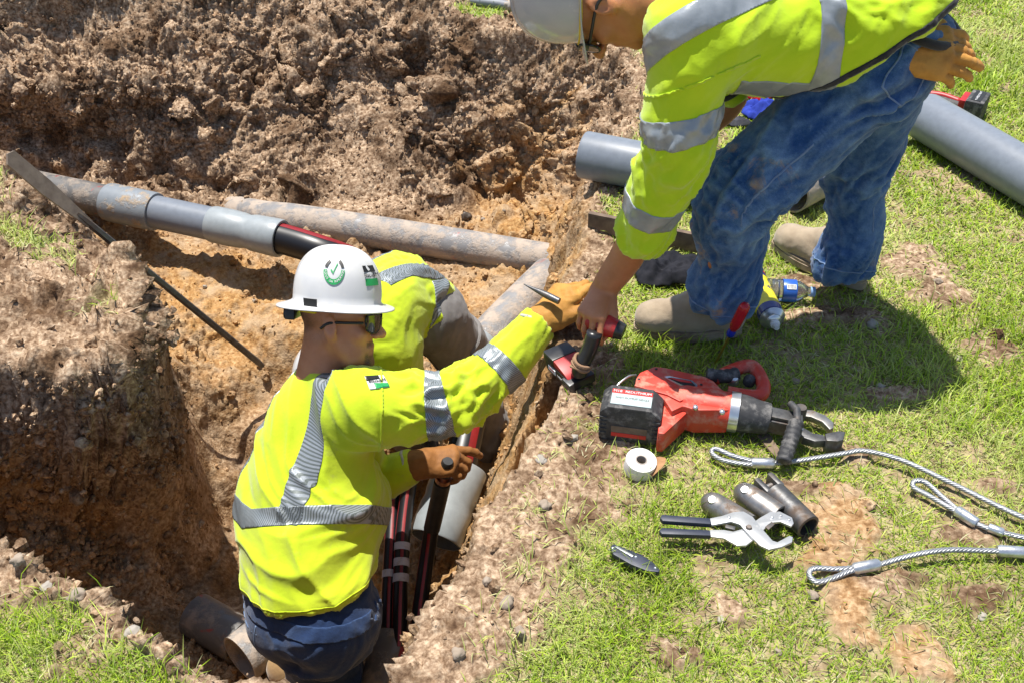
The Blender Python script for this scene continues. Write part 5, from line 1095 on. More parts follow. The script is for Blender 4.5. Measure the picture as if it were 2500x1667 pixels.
for pts, r, lab, bands, tip in cabs:
    P = spline([G(*q) for q in pts], 7); t_ = thing('cable', lab, 'cable', P[0]); mb = MB(); mb.tube(P, r, 18); mb.build('jacket', M_cable, t_, True); stripe_band('red_stripe', P, r, 1.25, 1.65, M_cred, t_); stripe_band('red_stripe', P, r, 2.55, 2.85, M_cred, t_)
    n = len(P) - 1; at_ = lambda s: P[int(s * n)] + (P[min(int(s * n) + 1, n)] - P[int(s * n)]) * (s * n - int(s * n))
    for s in bands: mb = MB(); mb.tube([at_(s), at_(s + .036)], r + .0018, 18); mb.build('tape_band', M_wtape, t_, auto=40)
    if tip:
        d_ = unit(P[-1] - P[-2]); mb = MB(); mb.tube([P[-1] - d_ * .004, P[-1] + d_ * .012], r + .001, 16); mb.tube([P[-1] + d_ * .012, P[-1] + d_ * .026], .017, 16); mb.build('copper_end', M_copper, t_, auto=40)
        mb = MB(); mb.tube([P[-1] + d_ * .022, P[-1] + d_ * .03, P[-1] + d_ * .085, P[-1] + d_ * .092], [.018, .021, .020, .016], 16); mb.build('black_handle', M_btape, t_, auto=40)
        mb = MB(); s = .62; mb.tube([at_(s), at_(s + .02), at_(s + .36)], [r + .001, r + .003, r + .003], 18); mb.build('heat_shrink', M_btape, t_, auto=40)
du = thing('duct_end', 'muddy duct mouth from which the three black cables rise', 'duct', G(972, 1562, -1.0)); d0, d1 = G(972, 1556, -1.0), G(938, 1700, -1.06); mb = MB(); mb.tube([d0, d0 + (d1 - d0) * .4, d1, d1 + (d1 - d0) * 1.2], .086, 28, hollow=.008); mb.build('duct_wall', M_ductd, du, auto=40); stripe_band('red_stripe', np.array([d0 + (d1 - d0) * t for t in np.linspace(0, 1, 6)]), .086, 1.95, 2.2, M_cred, du)
for nm, a, b_, r, lab in (('pipe', G(478, 1500, -1.12), G(590, 1565, -1.12), .078, 'dark mud stained pipe piece lying left of the jeans in the pit'), ('pipe', G(585, 1608, -1.06), G(690, 1528, -1.06), .085, 'pale mud stained pipe piece against the jeans in the pit')):
    mb = MB(); mb.tube([a, (a + b_) / 2, b_], r, 28, hollow=.007); mb.build('cut_pipe', M_ductd if r < .08 else M_duct, auto=40, label=lab, cat='pipe')
# long pry bar from the left bank down to the floor
pa, pb_ = G(14, 380, .30), G(642, 893, -.80); dd = unit(pb_ - pa); Lb = np.linalg.norm(pb_ - pa); pr = thing('pry_bar', 'long steel digging bar leaning from the left bank into the trench', 'bar', pa); Mf = frame(dd, A3(.3, -.5, .8))
mb = MB(); mb.tube([pa + dd * .30, pa + dd * .34, pb_ - dd * .03, pb_], [.008, .0135, .0135, .010], 6); mb.build('shaft', M_dsteel, pr, auto=30)
mb = MB(); mb.prism([(-.006, 0), (-.030, .012), (-.030, .16), (-.014, .36), (.014, .36), (.026, .16), (.022, .02)], -.005, .005, np.stack([Mf[:, 1], Mf[:, 2], Mf[:, 0]], 1), pa); mb.build('blade', mat('muddy_blade', (.27, .215, .165), .75, .2, c2=(.17, .13, .10), scale=30), pr, auto=40)
# pipes and bar on the lawn
def lawn_pipe(px0, px1, r, lab, mt=None, wall=.007):
    a, b_ = G(px0[0], px0[1], r), G(px1[0], px1[1], r); mb = MB(); mb.tube([a, a + (b_ - a) * .01, (a + b_) / 2, b_], [r - .002, r, r, r], 36, hollow=wall); return mb.build('conduit', mt or M_pvc, auto=45, label=lab, cat='conduit')
lawn_pipe((1425, 378), (1880, 468), .086, 'grey conduit length poking over the pit edge behind the yellow sleeve'); lawn_pipe((2253, 282), (2760, 580), .090, 'long grey conduit on the lawn beside the red drill')
mp_ = lawn_pipe((2132, 362), (1930, 470), .075, 'short mud crusted pipe on the lawn behind the rear jeans leg', M_duct)
a, b_ = G(1437, 540, .034), G(1712, 596, .034); X = unit(b_ - a); mb = MB(); mb.box((a + b_) / 2, (np.linalg.norm(b_ - a) / 2, .009, .034), np.stack([X, np.cross(A3(0, 0, 1), X), A3(0, 0, 1)], 1), .002); mb.build('flat_bar', M_rust, auto=40, label='dark flat board on edge at the pit edge below the grey conduit', cat='board')
P = spline([G(1060, -6, .03), G(1120, 0, .03), G(1200, 8, .03), G(1262, 18, .02)], 4); mb = MB(); mb.tube(P, .022, 12); mb.build('hose', mat('grey_hose', (.24, .25, .28), .6), smooth=True, label='grey hose lying on the far bank above the trench', cat='hose')

# ================================================================== tools and odds and ends on the lawn
M_toolred = mat('worn_red_plastic', (.62, .045, .022), .48, c2=(.50, .05, .03), scale=30, dirt=(.55, .24, .17), dirt_amt=.30, dscale=26, bump=.12); M_drillred = mat('drill_red', (.42, .014, .016), .45, c2=(.33, .012, .014), dirt=(.25, .10, .08), dirt_amt=.1)
M_rubber = mat('black_rubber', (.028, .028, .030), .65, c2=(.05, .05, .052), scale=60, dirt=(.20, .19, .18), dirt_amt=.28, dscale=30, bump=.25); M_chrome = mat('bright_metal', (.72, .73, .74), .28, .85, c2=(.58, .59, .60), scale=40)
M_label = mat('grey_label', (.42, .50, .50), .5); M_zinc = mat('zinc_plated', (.52, .53, .54), .38, .55, c2=(.43, .44, .45), scale=26, dirt=(.45, .43, .40), dirt_amt=.15, dscale=25); M_navy = mat('navy_grip', (.018, .024, .045), .5, c2=(.03, .036, .06), rvar=.2)
M_rope = mat('galvanised_rope', (.42, .43, .45), .42, .7, c2=(.28, .29, .30), scale=120); M_alu = mat('swaged_aluminium', (.62, .64, .67), .35, .8, c2=(.46, .48, .50), scale=60, bump=.3)
def polyw(pts, z): return [tuple(G(px, py, z)[:2]) for px, py in pts]
def slab(pts, z0, z1, mt, name, parent, bevel=.004, ztop=None, **kw): mb = MB(); mb.prism(polyw(pts, z1 if ztop is None else ztop), z0, z1); return mb.build(name, mt, parent, bevel=bevel, **kw)
UP = A3(0, 0, 1)
# ---- battery cutter
ct = thing('cable_cutter', 'big red battery powered cable cutter lying on the lawn', 'power tool', G(1700, 1000, 0))
slab([(1553, 922), (1562, 908), (1598, 893), (1625, 896), (1722, 918), (1742, 928), (1764, 950), (1786, 958), (1782, 1000), (1700, 1000), (1668, 990), (1640, 1003), (1622, 975), (1612, 968), (1548, 952)], .012, .092, M_toolred, 'housing', ct, .006)
slab([(1548, 940), (1560, 925), (1628, 945), (1660, 962), (1690, 957), (1686, 968), (1660, 978), (1628, 962)], .090, .0975, M_toolred, 'housing_ridge', ct, .003)
hs = slab([(1622, 918), (1634, 917), (1690, 927), (1703, 938), (1700, 951), (1684, 950), (1650, 934)], .090, .0955, M_chrome, 'name_plate', ct, .001); slab([(1630, 921), (1640, 920), (1686, 929), (1697, 939), (1694, 946), (1684, 945), (1654, 932)], .0950, .0968, M_black, 'name_plate_face', ct, 0); slab([(1634, 922), (1644, 921.5), (1684, 929), (1690, 934), (1664, 931)], .0966, .0976, M_red, 'name_plate_red', ct, 0)
slab([(1612, 965), (1640, 975), (1690, 962), (1676, 1008), (1622, 1058), (1606, 1056)], .010, .075, M_toolred, 'battery_foot', ct, .006)
b0, b1 = G(1672, 985, .058), G(1782, 1003, .056); bd_ = unit(b1 - b0); mb = MB(); mb.tube([b0 - bd_ * .02, b0, b1], [.046, .050, .050], 28); mb.build('barrel', M_toolred, ct, auto=40)
for px, py in ((1698, 992), (1763, 1003)): mb = MB(); c = G(px, py, .104); mb.lathe([(0, .002), (.006, .002), (.008, -.006), (0, -.007)], c, A3(-.1, -.3, 1), 12); mb.build('screw', M_chrome, ct, True)
for px, py in ((1602, 900), (1712, 938), (1636, 962), (1560, 925)): mb = MB(); c = G(px, py, .0925); mb.lathe([(0, .0012), (.0035, .0012), (.0045, -.003), (0, -.004)], c, UP, 10); mb.build('screw', M_black, ct, True)
mb = MB(); mb.tube([b1 - bd_ * .002, b1 + bd_ * .022], .0535, 28); mb.build('collar', M_chrome, ct, auto=40)
r0, r1 = b1 + bd_ * .020, G(1876, 1022, .048); mb = MB(); mb.tube(spline([r0, (r0 + r1) / 2, r1], 4), [.051, .051, .050, .048, .046, .044, .043, .043, .041], 26); mb.build('rubber_boot', M_rubber, ct, auto=50)
jx = unit(r1 - r0); jM = np.stack([jx, np.cross(UP, jx), UP], 1)
mb = MB(); mb.box(r1 + jx * .030 + UP * .022, (.055, .020, .005), jM, .002); mb.build('link_plate', M_dsteel, ct, auto=40); mb = MB(); mb.box(r1 + jx * .035 - UP * .008, (.055, .022, .014), jM, .003); mb.build('linkage', M_chrome, ct, auto=40)
mb = MB(); mb.box(r1 + jx * .020 - jM[:, 1] * .020 - UP * .004, (.045, .006, .02), jM, .002); mb.build('side_plate', M_dsteel, ct, auto=40)
mb = MB(); mb.lathe([(0, .010), (.014, .010), (.016, .0), (.016, -.03), (0, -.03)], G(1955, 1000, .070), UP, 18); mb.build('pivot_bolt', M_dsteel, ct, auto=40)
slab([(1950, 996), (1985, 1000), (2015, 1012), (2035, 1030), (2036, 1043), (2026, 1047), (2008, 1028), (1980, 1016), (1950, 1012)], .022, .040, M_steel, 'jaw', ct, .003); slab([(1935, 1022), (1958, 1040), (1985, 1056), (2012, 1060), (2018, 1074), (1990, 1076), (1960, 1066), (1938, 1046)], .020, .044, M_dsteel, 'jaw', ct, .003)
slab([(2014, 1057), (2048, 1050), (2064, 1053), (2060, 1072), (2046, 1076), (2018, 1074)], .004, .052, M_dsteel, 'jaw_tip', ct, .004)
h0, h1 = G(1946, 1026, .085), G(1912, 1128, .030); hp_ = [h0 + (h1 - h0) * t for t in np.linspace(0, 1, 33)]; hr = [.019 + (.0016 if (i // 2) % 2 else 0) for i in range(33)]; hr[0] = .014; hr[-1] = .015; mb = MB(); mb.tube(hp_, hr, 18); mb.build('side_handle', M_rubber, ct, auto=60)
mb = MB(); mb.tube([G(1930, 985, .082), G(1946, 1000, .088), G(1947, 1030, .085)], .010, 10); mb.build('handle_bracket', M_dsteel, ct, auto=50)
dl = spline([G(1742, 925, .060), G(1790, 903, .062), G(1828, 893, .062), G(1848, 905, .060), G(1864, 942, .056), G(1856, 964, .054), G(1826, 966, .052), G(1776, 958, .052)], 6); mb = MB(); mb.tube(dl, .019, 14); mb.build('loop_handle', M_toolred, ct, True)
gp = spline([G(1726, 914, .070), G(1764, 918, .066), G(1800, 912, .064)], 8); mb = MB(); mb.tube(gp, [.018 + .0016 * ((i // 2) % 2) for i in range(len(gp))], 14); mb.build('rubber_grip', M_rubber, ct, auto=60)
for px, py, m_ in ((1790, 925, M_chrome), (1830, 928, M_rubber)): mb = MB(); c = G(px, py, .055); mb.lathe([(0, .016), (.010, .015), (.016, .008), (.017, -.01), (0, -.012)], c, A3(.1, -.2, 1), 18); mb.build('trigger', m_, ct, auto=50)
mb = MB(); mb.tube(spline([G(1553, 915, .06), G(1535, 918, .075), G(1512, 935, .07), G(1500, 950, .06)], 6), .0032, 8); mb.build('hang_ring', M_chrome, ct, True)
bx_ = unit(G(1612, 1018, .05) - G(1472, 1000, .05)); bM = np.stack([bx_, np.cross(UP, bx_), UP], 1); bc_ = G(1541, 1012, .060); bt = None
mb = MB(); hx, hy, hz = .079, .046, .058; poly = [(-hx, -hz + .012), (-hx + .012, -hz), (hx - .012, -hz), (hx, -hz + .014), (hx, hz - .026), (hx - .02, hz - .008), (hx - .028, hz), (-hx + .02, hz), (-hx, hz - .022)]
mb.prism(poly, -hy, hy, np.stack([bM[:, 0], UP, -bM[:, 1]], 1), bc_); bt = mb.build('battery', M_rubber, ct, bevel=.006)
mb = MB(); mb.box(bc_ + UP * (hz + .0012) - bM[:, 1] * .004 + bM[:, 0] * -.002, (.052, .030, .0012), bM, 0); mb.build('battery_label', M_label, bt); mb = MB(); mb.box(bc_ + UP * (hz + .0026) + bM[:, 1] * .017 - bM[:, 0] * .002, (.052, .008, .0006), bM, 0); mb.build('battery_label_red', M_red, bt)
tM = np.stack([bM[:, 0], bM[:, 1], UP], 1); text_on('M18', .013, 'battery_text', M_white, tM, bc_ + UP * (hz + .0036) + bM[:, 1] * .017 - bM[:, 0] * .040, bt, .0002); text_on('REDLITHIUM', .012, 'battery_text', M_white, tM, bc_ + UP * (hz + .0036) + bM[:, 1] * .017 + bM[:, 0] * .013, bt, .0002); text_on('HIGH OUTPUT HD12.0', .0085, 'battery_text', M_black, tM, bc_ + UP * (hz + .0028) - bM[:, 1] * .008, bt, .0002)
mb = MB(); mb.box(bc_ - bM[:, 1] * (hy + .0005) - UP * .020, (.046, .0015, .017), bM, 0); mb.build('rating_plate', M_rust, bt); mb = MB(); mb.box(bc_ - bM[:, 1] * (hy + .0022) - UP * .030, (.045, .0012, .006), bM, 0); mb.build('red_band', M_red, bt)
for i in range(5):
    for s in (-1, 1): mb = MB(); mb.box(bc_ - bM[:, 1] * (hy + .0005) + bM[:, 0] * s * .068 + UP * (.022 - .013 * i), (.009, .002, .0022), bM, .0008); mb.build('battery_rib', M_rubber, bt)
slab([(1850, 1060), (1878, 1055), (1905, 1100), (1918, 1118), (1900, 1122), (1868, 1085)], .000, .008, M_rust, 'steel_scrap', None, .001, label='rusty flat scrap under the cutter jaws', cat='scrap metal')
# ---- impact driver under the hand
dv_ = thing('impact_driver', 'red and black battery impact driver gripped by the bare hand at the pit edge', 'power tool', G(1392, 900, 0)); X = unit(A3(.50, -.86, .02)); dM = np.stack([X, np.cross(unit(A3(-.15, .1, 1)), X), unit(A3(-.15, .1, 1))], 1); dc = G(1390, 890, .052)
mb = MB(); mb.prism([(-.066, -.030), (-.058, -.036), (.06, -.036), (.068, -.028), (.068, -.004), (-.066, -.004)], -.040, .040, np.stack([dM[:, 0], dM[:, 2], -dM[:, 1]], 1), dc); bt2 = mb.build('battery', M_blackp, dv_, bevel=.004)
mb = MB(); mb.prism([(-.066, -.0042), (.050, -.0042), (.034, .006), (-.01, .016), (-.056, .016), (-.066, .010)], -.038, .038, np.stack([dM[:, 0], dM[:, 2], -dM[:, 1]], 1), dc); mb.build('battery_foot', M_drillred, dv_, bevel=.004)
mb = MB(); mb.box(dc - dM[:, 0] * .046 + dM[:, 2] * .006, (.026, .0405, .014), dM, .005); mb.build('foot_cap', M_blackp, dv_, auto=40)
mb = MB(); mb.box(dc - dM[:, 1] * .0408 - dM[:, 2] * .018 - dM[:, 0] * .030, (.018, .0012, .007), dM, 0); mb.build('badge', M_white, bt2); text_on('M18', .012, 'battery_text', M_red, np.stack([dM[:, 0], dM[:, 2], -dM[:, 1]], 1), dc - dM[:, 1] * .0424 - dM[:, 2] * .018 - dM[:, 0] * .030, bt2, .0002); text_on('REDLITHIUM', .008, 'battery_text', M_white, np.stack([dM[:, 0], dM[:, 2], -dM[:, 1]], 1), dc - dM[:, 1] * .0409 - dM[:, 2] * .020 + dM[:, 0] * .020, bt2, .0002)
mb = MB(); mb.box(dc + dM[:, 0] * .050 - dM[:, 1] * .038 - dM[:, 2] * .018, (.020, .008, .013), dM, .003); mb.build('belt_clip', M_dsteel, dv_, auto=40)
hb_, ht_ = G(1416, 898, .080), G(1452, 812, .185); mb = MB(); mb.tube(spline([hb_ - UP * .02, hb_, (hb_ + ht_) / 2 + A3(.004, 0, 0), ht_], 5), .0215, 16); mb.build('grip', M_blackp, dv_, True)
q0, q1 = G(1430, 775, .19), G(1506, 805, .175); mb = MB(); mb.tube([q0, q0 + (q1 - q0) * .1, q0 + (q1 - q0) * .7, q1], [.024, .031, .031, .026], 20); mb.build('motor_housing', M_drillred, dv_, auto=40); qd = unit(q1 - q0); mb = MB(); mb.tube([q1 - qd * .002, q1 + qd * .02], [.0265, .022], 20); mb.build('rear_cap', M_blackp, dv_, auto=40)
M_lany = mat('tan_lanyard', (.33, .20, .11), .85, c2=(.24, .14, .08))
for i in range(4):
    c = hb_ + (ht_ - hb_) * (.04 + .05 * i); fr = frame(ht_ - hb_ + A3(.02 * (i - 1.5), .012 * (-1) ** i, 0), A3(1, 0, 0)); mb = MB(); mb.tube([c + fr @ A3(math.cos(t) * .026, math.sin(t) * .026, .004 * math.sin(2 * t + i)) for t in np.linspace(0, 2 * np.pi, 22)], .0045, 6, cap=False); mb.build('lanyard_turn', M_lany, dv_, True)
lp_ = [G(1428, 893, .055), G(1440, 905, .045), G(1448, 925, .02), G(1453, 938, .008)]; mb = MB(); mb.tube(spline(lp_, 5), .006, 6); mb.build('lanyard_tail', mat('tan_strap', (.46, .27, .12), .85), dv_, True)
# ---- second drill behind the conduit
fd = thing('cordless_drill', 'red and black cordless drill lying on the lawn behind the grey conduit', 'power tool', G(2300, 260, 0))
a, b_ = G(2196, 240, .040), G(2268, 236, .042); mb = MB(); mb.tube([a, a + (b_ - a) * .12, a + (b_ - a) * .8, b_], [.024, .034, .034, .027], 20); mb.build('motor_housing', M_drillred, fd, auto=40); e_ = unit(b_ - a); mb = MB(); mb.tube([a - e_ * .045, a - e_ * .01, a + e_ * .01], [.012, .016, .026], 16); mb.build('chuck', M_blackp, fd, auto=40)
g0, g1 = G(2262, 238, .042), G(2345, 262, .042); mb = MB(); mb.tube(spline([g0, (g0 + g1) / 2, g1], 5), .023, 14); mb.build('grip', M_rubber, fd, True); mb = MB(); mb.tube(spline([G(2256, 229, .055), G(2300, 234, .062), G(2346, 250, .058)], 5), .014, 10); mb.build('grip_shell', M_drillred, fd, True)
X = unit(G(2400, 232, .05) - G(2360, 290, .05)); fM = np.stack([X, np.cross(UP, X), UP], 1); fc_ = G(2382, 262, .048); mb = MB(); mb.box(fc_, (.066, .036, .046), fM, .008); fb = mb.build('battery', M_rubber, fd, auto=40); mb = MB(); mb.box(fc_ + fM[:, 1] * .048, (.050, .014, .036), fM, .006); mb.build('battery_foot', M_drillred, fd, auto=40)
mb = MB(); mb.box(fc_ + UP * .0466, (.050, .020, .0012), fM, 0); mb.build('battery_label', M_black, fb); text_on('M18 REDLITHIUM', .012, 'battery_text', M_white, np.stack([fM[:, 0], fM[:, 1], UP], 1), fc_ + UP * .0482, fb, .0002)
# ---- screwdriver stuck in the turf
s0, s1 = G(1744, 892, -.02), G(1822, 742, .235); sd_ = unit(s1 - s0); Ls = np.linalg.norm(s1 - s0); scd = thing('screwdriver', 'screwdriver with clear red and blue handle stuck upright in the turf', 'screwdriver', G(1744, 892, 0))
M_brass = mat('brassy_shaft', (.62, .46, .12), .3, .9, c2=(.50, .36, .10)); M_redc = mat('red_clear_acetate', (.72, .03, .05), .08, trans=.55, ior=1.45, amt=.1); M_bluec = mat('blue_clear_acetate', (.02, .05, .55), .08, trans=.4, ior=1.45)
mb = MB(); mb.tube([s0, s0 + sd_ * Ls * .52], .0042, 10); mb.build('shaft', M_brass, scd, auto=40)
prof = [(.001, 0), (.010, .0), (.0125, .006), (.012, .014), (.0095, .020), (.012, .026), (.0155, .036), (.016, .085), (.0150, .094), (.010, .101), (.001, .103)]; sc_ = Ls * .50 / .103; mb = MB(); c0 = s0 + sd_ * Ls * .50; mb.lathe([(r, h * sc_) for r, h in prof[:5]], c0, sd_, 16); mb.build('handle_collar', M_bluec, scd, True)
seg = 24; rr_ = lambda k: 1 - .10 * (k % 4 == 0); a_ = sd_; u = unit(np.cross(a_, A3(1, 0, 0))); v = np.cross(a_, u); V = []; pr2 = [(r, h * sc_) for r, h in prof[4:]]
for r, h in pr2: V += [c0 + a_ * h + r * rr_(k) * (math.cos(k / seg * 2 * math.pi) * u + math.sin(k / seg * 2 * math.pi) * v) for k in range(seg)]
obj('handle', mesh_from('handle', V, [[i * seg + k, i * seg + (k + 1) % seg, (i + 1) * seg + (k + 1) % seg, (i + 1) * seg + k] for i in range(len(pr2) - 1) for k in range(seg)], [M_redc], True), scd)
# ---- spray can
w0_, w1_ = G(1836, 672, .038), G(1884, 774, .038); wa = unit(w1_ - w0_); wL = np.linalg.norm(w1_ - w0_); can = thing('spray_can', 'blue and yellow lubricant spray can lying beside the front boot', 'spray can', (w0_ + w1_) / 2 * A3(1, 1, 0)); rc = .0375
M_cblue = mat('can_blue', (.012, .02, .16), .3, c2=(.015, .025, .19), coat=.3); M_cyel = mat('can_yellow', (.85, .72, .02), .3, c2=(.78, .66, .02), coat=.3, amt=.2)
mb = MB(); mb.lathe([(.0, -.03), (rc - .004, -.03), (rc, -.026), (rc, wL * .22)], w0_, wa, 32); mb.build('blue_body', M_cblue, can, auto=40); mb = MB(); mb.lathe([(rc, wL * .22), (rc + .0004, wL * .225), (rc + .0004, wL * .86), (rc, wL * .865)], w0_, wa, 32); mb.build('yellow_body', M_cyel, can, auto=40)
mb = MB(); mb.lathe([(rc, wL * .865), (rc, wL), (rc - .002, wL + .002)], w0_, wa, 32); mb.build('blue_band', M_cblue, can, auto=40); mb = MB(); mb.lathe([(rc - .002, wL + .002), (rc + .001, wL + .006), (rc - .004, wL + .012), (.024, wL + .020), (.0235, wL + .024), (.020, wL + .026), (.016, wL + .030), (0, wL + .030)], w0_, wa, 32); mb.build('metal_dome', M_chrome, can, auto=50); mb = MB(); mb.lathe([(.014, wL + .0295), (.0145, wL + .040), (.009, wL + .043), (.008, wL + .056), (.0, wL + .057)], w0_, wa, 20); mb.build('spray_nozzle', M_white, can, auto=50)
nrm_ = unit(A3(-.15, -.62, .77)); nrm_ = unit(nrm_ - wa * (nrm_ @ wa)); side_ = np.cross(wa, nrm_)
def wrap_text(txt, size, name, mt, c, ax_, nrm0, r, parent, flip=1):
    """lettering that wraps round a can: reads across the axis"""
    sd2 = np.cross(ax_, nrm0); o = text_on(txt, size, name, mt, np.eye(3), (0, 0, 0), parent, .0); me = o.data; co = np.empty(len(me.vertices) * 3, np.float32); me.vertices.foreach_get('co', co); co = co.reshape(-1, 3).astype(float)
    th = co[:, 0] / r * flip; out = c + (-ax_ * flip)[None] * co[:, 1:2] * -1 * -1 + (np.sin(th)[:, None] * sd2 + np.cos(th)[:, None] * nrm0) * (r + .0008); me.vertices.foreach_set('co', out.astype(np.float32).ravel()); me.update(); return o
wrap_text('WD-40', .030, 'brand_text', M_cblue, w0_ + wa * wL * .52, wa, nrm_, rc + .0005, can, -1)
mb = MB(); mb.lathe([(rc + .0006, wL * .05), (rc + .0009, wL * .06), (rc + .0009, wL * .12), (rc + .0006, wL * .13)], w0_, wa, 32); mb.build('red_band', M_red, can, True)
# ---- water bottle
M_pet = mat('clear_plastic', (.86, .92, .97), .05, trans=.96, ior=1.3, amt=.05); m_ = M_pet; q0, q1 = G(1815, 704, .036), G(1962, 712, .036); qa = unit(q1 - q0); qL = np.linalg.norm(q1 - q0); bo_ = thing('water_bottle', 'empty clear plastic water bottle with blue label lying on the lawn', 'bottle', q0 * A3(1, 1, 0))
pf = [(.001, 0), (.028, .0), (.034, .006)]
for i in range(7): h = .012 + i * .016; pf += [(.0345, h), (.0345, h + .007), (.0325, h + .010), (.0325, h + .013)]
pf += [(.034, .128), (.034, .160), (.030, .178), (.020, .196), (.014, .206), (.0135, .222)]; pf = [(r, h * qL / .19) for r, h in pf]; mb = MB(); mb.lathe(pf, q0, qa, 28); mb.lathe([(max(r - .0006, .0005), h + (.0006 if i < 2 else 0)) for i, (r, h) in enumerate(pf)][::-1], q0, qa, 28); mb.build('bottle_wall', M_pet, bo_, True)
sc_ = qL / .19; mb = MB(); mb.lathe([(.0348, .122 * sc_), (.0352, .123 * sc_), (.0352, .164 * sc_), (.0345, .165 * sc_)], q0, qa, 28); mb.build('bottle_label', mat('blue_label', (.02, .09, .42), .35, c2=(.03, .14, .52)), bo_, True); mb = MB(); mb.lathe([(.0146, .210 * sc_), (.0158, .211 * sc_), (.0158, .224 * sc_), (.0145, .226 * sc_), (0, .226 * sc_)], q0, qa, 20); mb.build('cap', mat('blue_white_cap', (.25, .40, .65), .4), bo_, auto=50)
nn = unit(A3(0, -.6, .8) - qa * (A3(0, -.6, .8) @ qa)); mb = MB(); mb.box(q0 + qa * .146 * sc_ + nn * .0352, (.014, .008, .0006), np.stack([qa, np.cross(nn, qa), nn], 1), 0); lb = mb.build('barcode_field', M_white, bo_)
for i in range(6): mb = MB(); mb.box(q0 + qa * (.146 * sc_ - .010 + i * .004) + nn * .0361, (.0008, .006, .0003), np.stack([qa, np.cross(nn, qa), nn], 1), 0); mb.build('barcode_bar', M_black, lb)
# ---- tape roll, leaf
tc_ = G(1566, 1122, .038); ta_ = unit(A3(.10, -.14, 1)); mb = MB(); mb.lathe([(.0155, .0), (.039, .0), (.0395, -.002), (.0395, -.036), (.039, -.038), (.0155, -.038), (.0155, .0)], tc_, ta_, 40); tr_o = thing('tape_roll', 'roll of white tape standing flat in the grass', 'tape', tc_ * A3(1, 1, 0)); mb.build('tape_winding', mat('white_vinyl_tape', (.72, .71, .68), .5, c2=(.66, .65, .62), scale=60), tr_o, auto=40); mb = MB(); mb.lathe([(.0125, .001), (.0157, .001), (.0157, -.039), (.0125, -.039), (.0125, .001)], tc_, ta_, 32); mb.build('core', mat('card_core', (.38, .33, .29), .8), tr_o, auto=40)
lc = G(1607, 1142, .012); V = []; 
for i in range(7):
    t = i / 6; w_ = .016 * math.sin(math.pi * (t * .92 + .06)); c = lc + A3(.03 * (t - .5) * 1.4, .032 * (t - .5) * 2, .014 * math.sin(t * 3) + .004); V += [c + A3(-.8, .6, .35) * w_, c + A3(0, 0, -.003), c + A3(.8, -.6, .3) * w_]
obj('dead_leaf', mesh_from('dead_leaf', V, [[3 * i + k, 3 * i + k + 1, 3 * i + k + 4, 3 * i + k + 3] for i in range(6) for k in (0, 1)], [mat('dead_leaf_brown', (.40, .22, .10), .8, c2=(.28, .14, .06))], True), None, 'curled brown dead leaf beside the white tape roll', 'leaf')
# ---- pulling sleeves, pliers, knife
for i, (p, q, lab) in enumerate((((1726, 1220), (1828, 1286), 'steel pulling sleeve mostly hidden under the pliers'), ((1806, 1196), (1900, 1262), 'middle steel pulling sleeve with a round rivet'), ((1868, 1182), (1974, 1286), 'steel pulling sleeve with forked end and open mouth'))):
    r = .0315; a, b_ = G(*p, r), G(*q, r); d_ = unit(b_ - a); t_ = thing('steel_sleeve', lab, 'sleeve', a * A3(1, 1, 0)); mb = MB(); L_ = np.linalg.norm(b_ - a)
    if i < 2: mb.lathe([(.0, -.012), (.012, -.010), (.023, .0), (r - .002, .016), (r - .001, .03), (r - .001, L_ * .38), (r, L_ * .39), (r, L_ * .99), (r - .002, L_), (r - .006, L_), (r - .006, L_ * .5), (0, L_ * .5)], a, d_, 26)
    else: mb.tube([a + d_ * .035, a + d_ * L_ * .99, b_], [r, r, r - .002], 26, hollow=.005)
    mb.build('sleeve_wall', M_steel if i < 2 else M_dsteel, t_, auto=40)
    if i < 2: n_ = unit(A3(-.1, -.5, .86)); n_ = unit(n_ - d_ * (n_ @ d_)); mb = MB(); mb.lathe([(0, .003), (.009, .003), (.0105, .0), (.0105, -.004)], a + d_ * .022 + n_ * (r - .002), n_, 18); mb.build('rivet', M_chrome, t_, auto=40)
    else:
        sd2 = unit(np.cross(d_, UP))
        for s in (-1, 1): mb = MB(); mb.box(a + d_ * .012 + sd2 * s * .020, (.026, .008, .022), np.stack([d_, sd2, np.cross(d_, sd2)], 1), .006); mb.build('fork_tine', M_dsteel, t_, auto=40)
        mb = MB(); mb.tube([a + d_ * .010 - sd2 * .026, a + d_ * .010 + sd2 * .026], .008, 12); mb.build('fork_pin', M_steel, t_, auto=40)
pl = thing('pliers', 'locking jaw pliers with black handles and plated jaws resting on the steel sleeves', 'pliers', G(1700, 1290, 0))
slab([(1615, 1254), (1735, 1263), (1738, 1278), (1618, 1270), (1611, 1262)], .052, .066, M_navy, 'grip', pl, .004); slab([(1614, 1286), (1735, 1292), (1737, 1306), (1616, 1302), (1609, 1294)], .040, .054, M_navy, 'grip', pl, .004)
slab([(1733, 1264), (1762, 1258), (1792, 1248), (1816, 1247), (1838, 1260), (1856, 1284), (1886, 1318), (1898, 1322), (1928, 1306), (1936, 1310), (1934, 1322), (1908, 1334), (1878, 1340), (1856, 1330), (1832, 1306), (1806, 1278), (1786, 1272), (1738, 1280)], .060, .0665, M_zinc, 'jaw_arm', pl, .0015)
slab([(1733, 1292), (1768, 1292), (1790, 1296), (1812, 1290), (1836, 1276), (1856, 1262), (1880, 1248), (1904, 1247), (1934, 1262), (1938, 1276), (1932, 1284), (1906, 1272), (1888, 1274), (1868, 1288), (1846, 1312), (1822, 1330), (1800, 1330), (1768, 1312), (1736, 1308)], .052, .0585, M_zinc, 'jaw_arm', pl, .0015)
mb = MB(); mb.lathe([(0, .006), (.006, .006), (.008, .002), (.008, -.014)], G(1828, 1288, .066), UP, 6); mb.build('pivot_bolt', M_steel, pl)
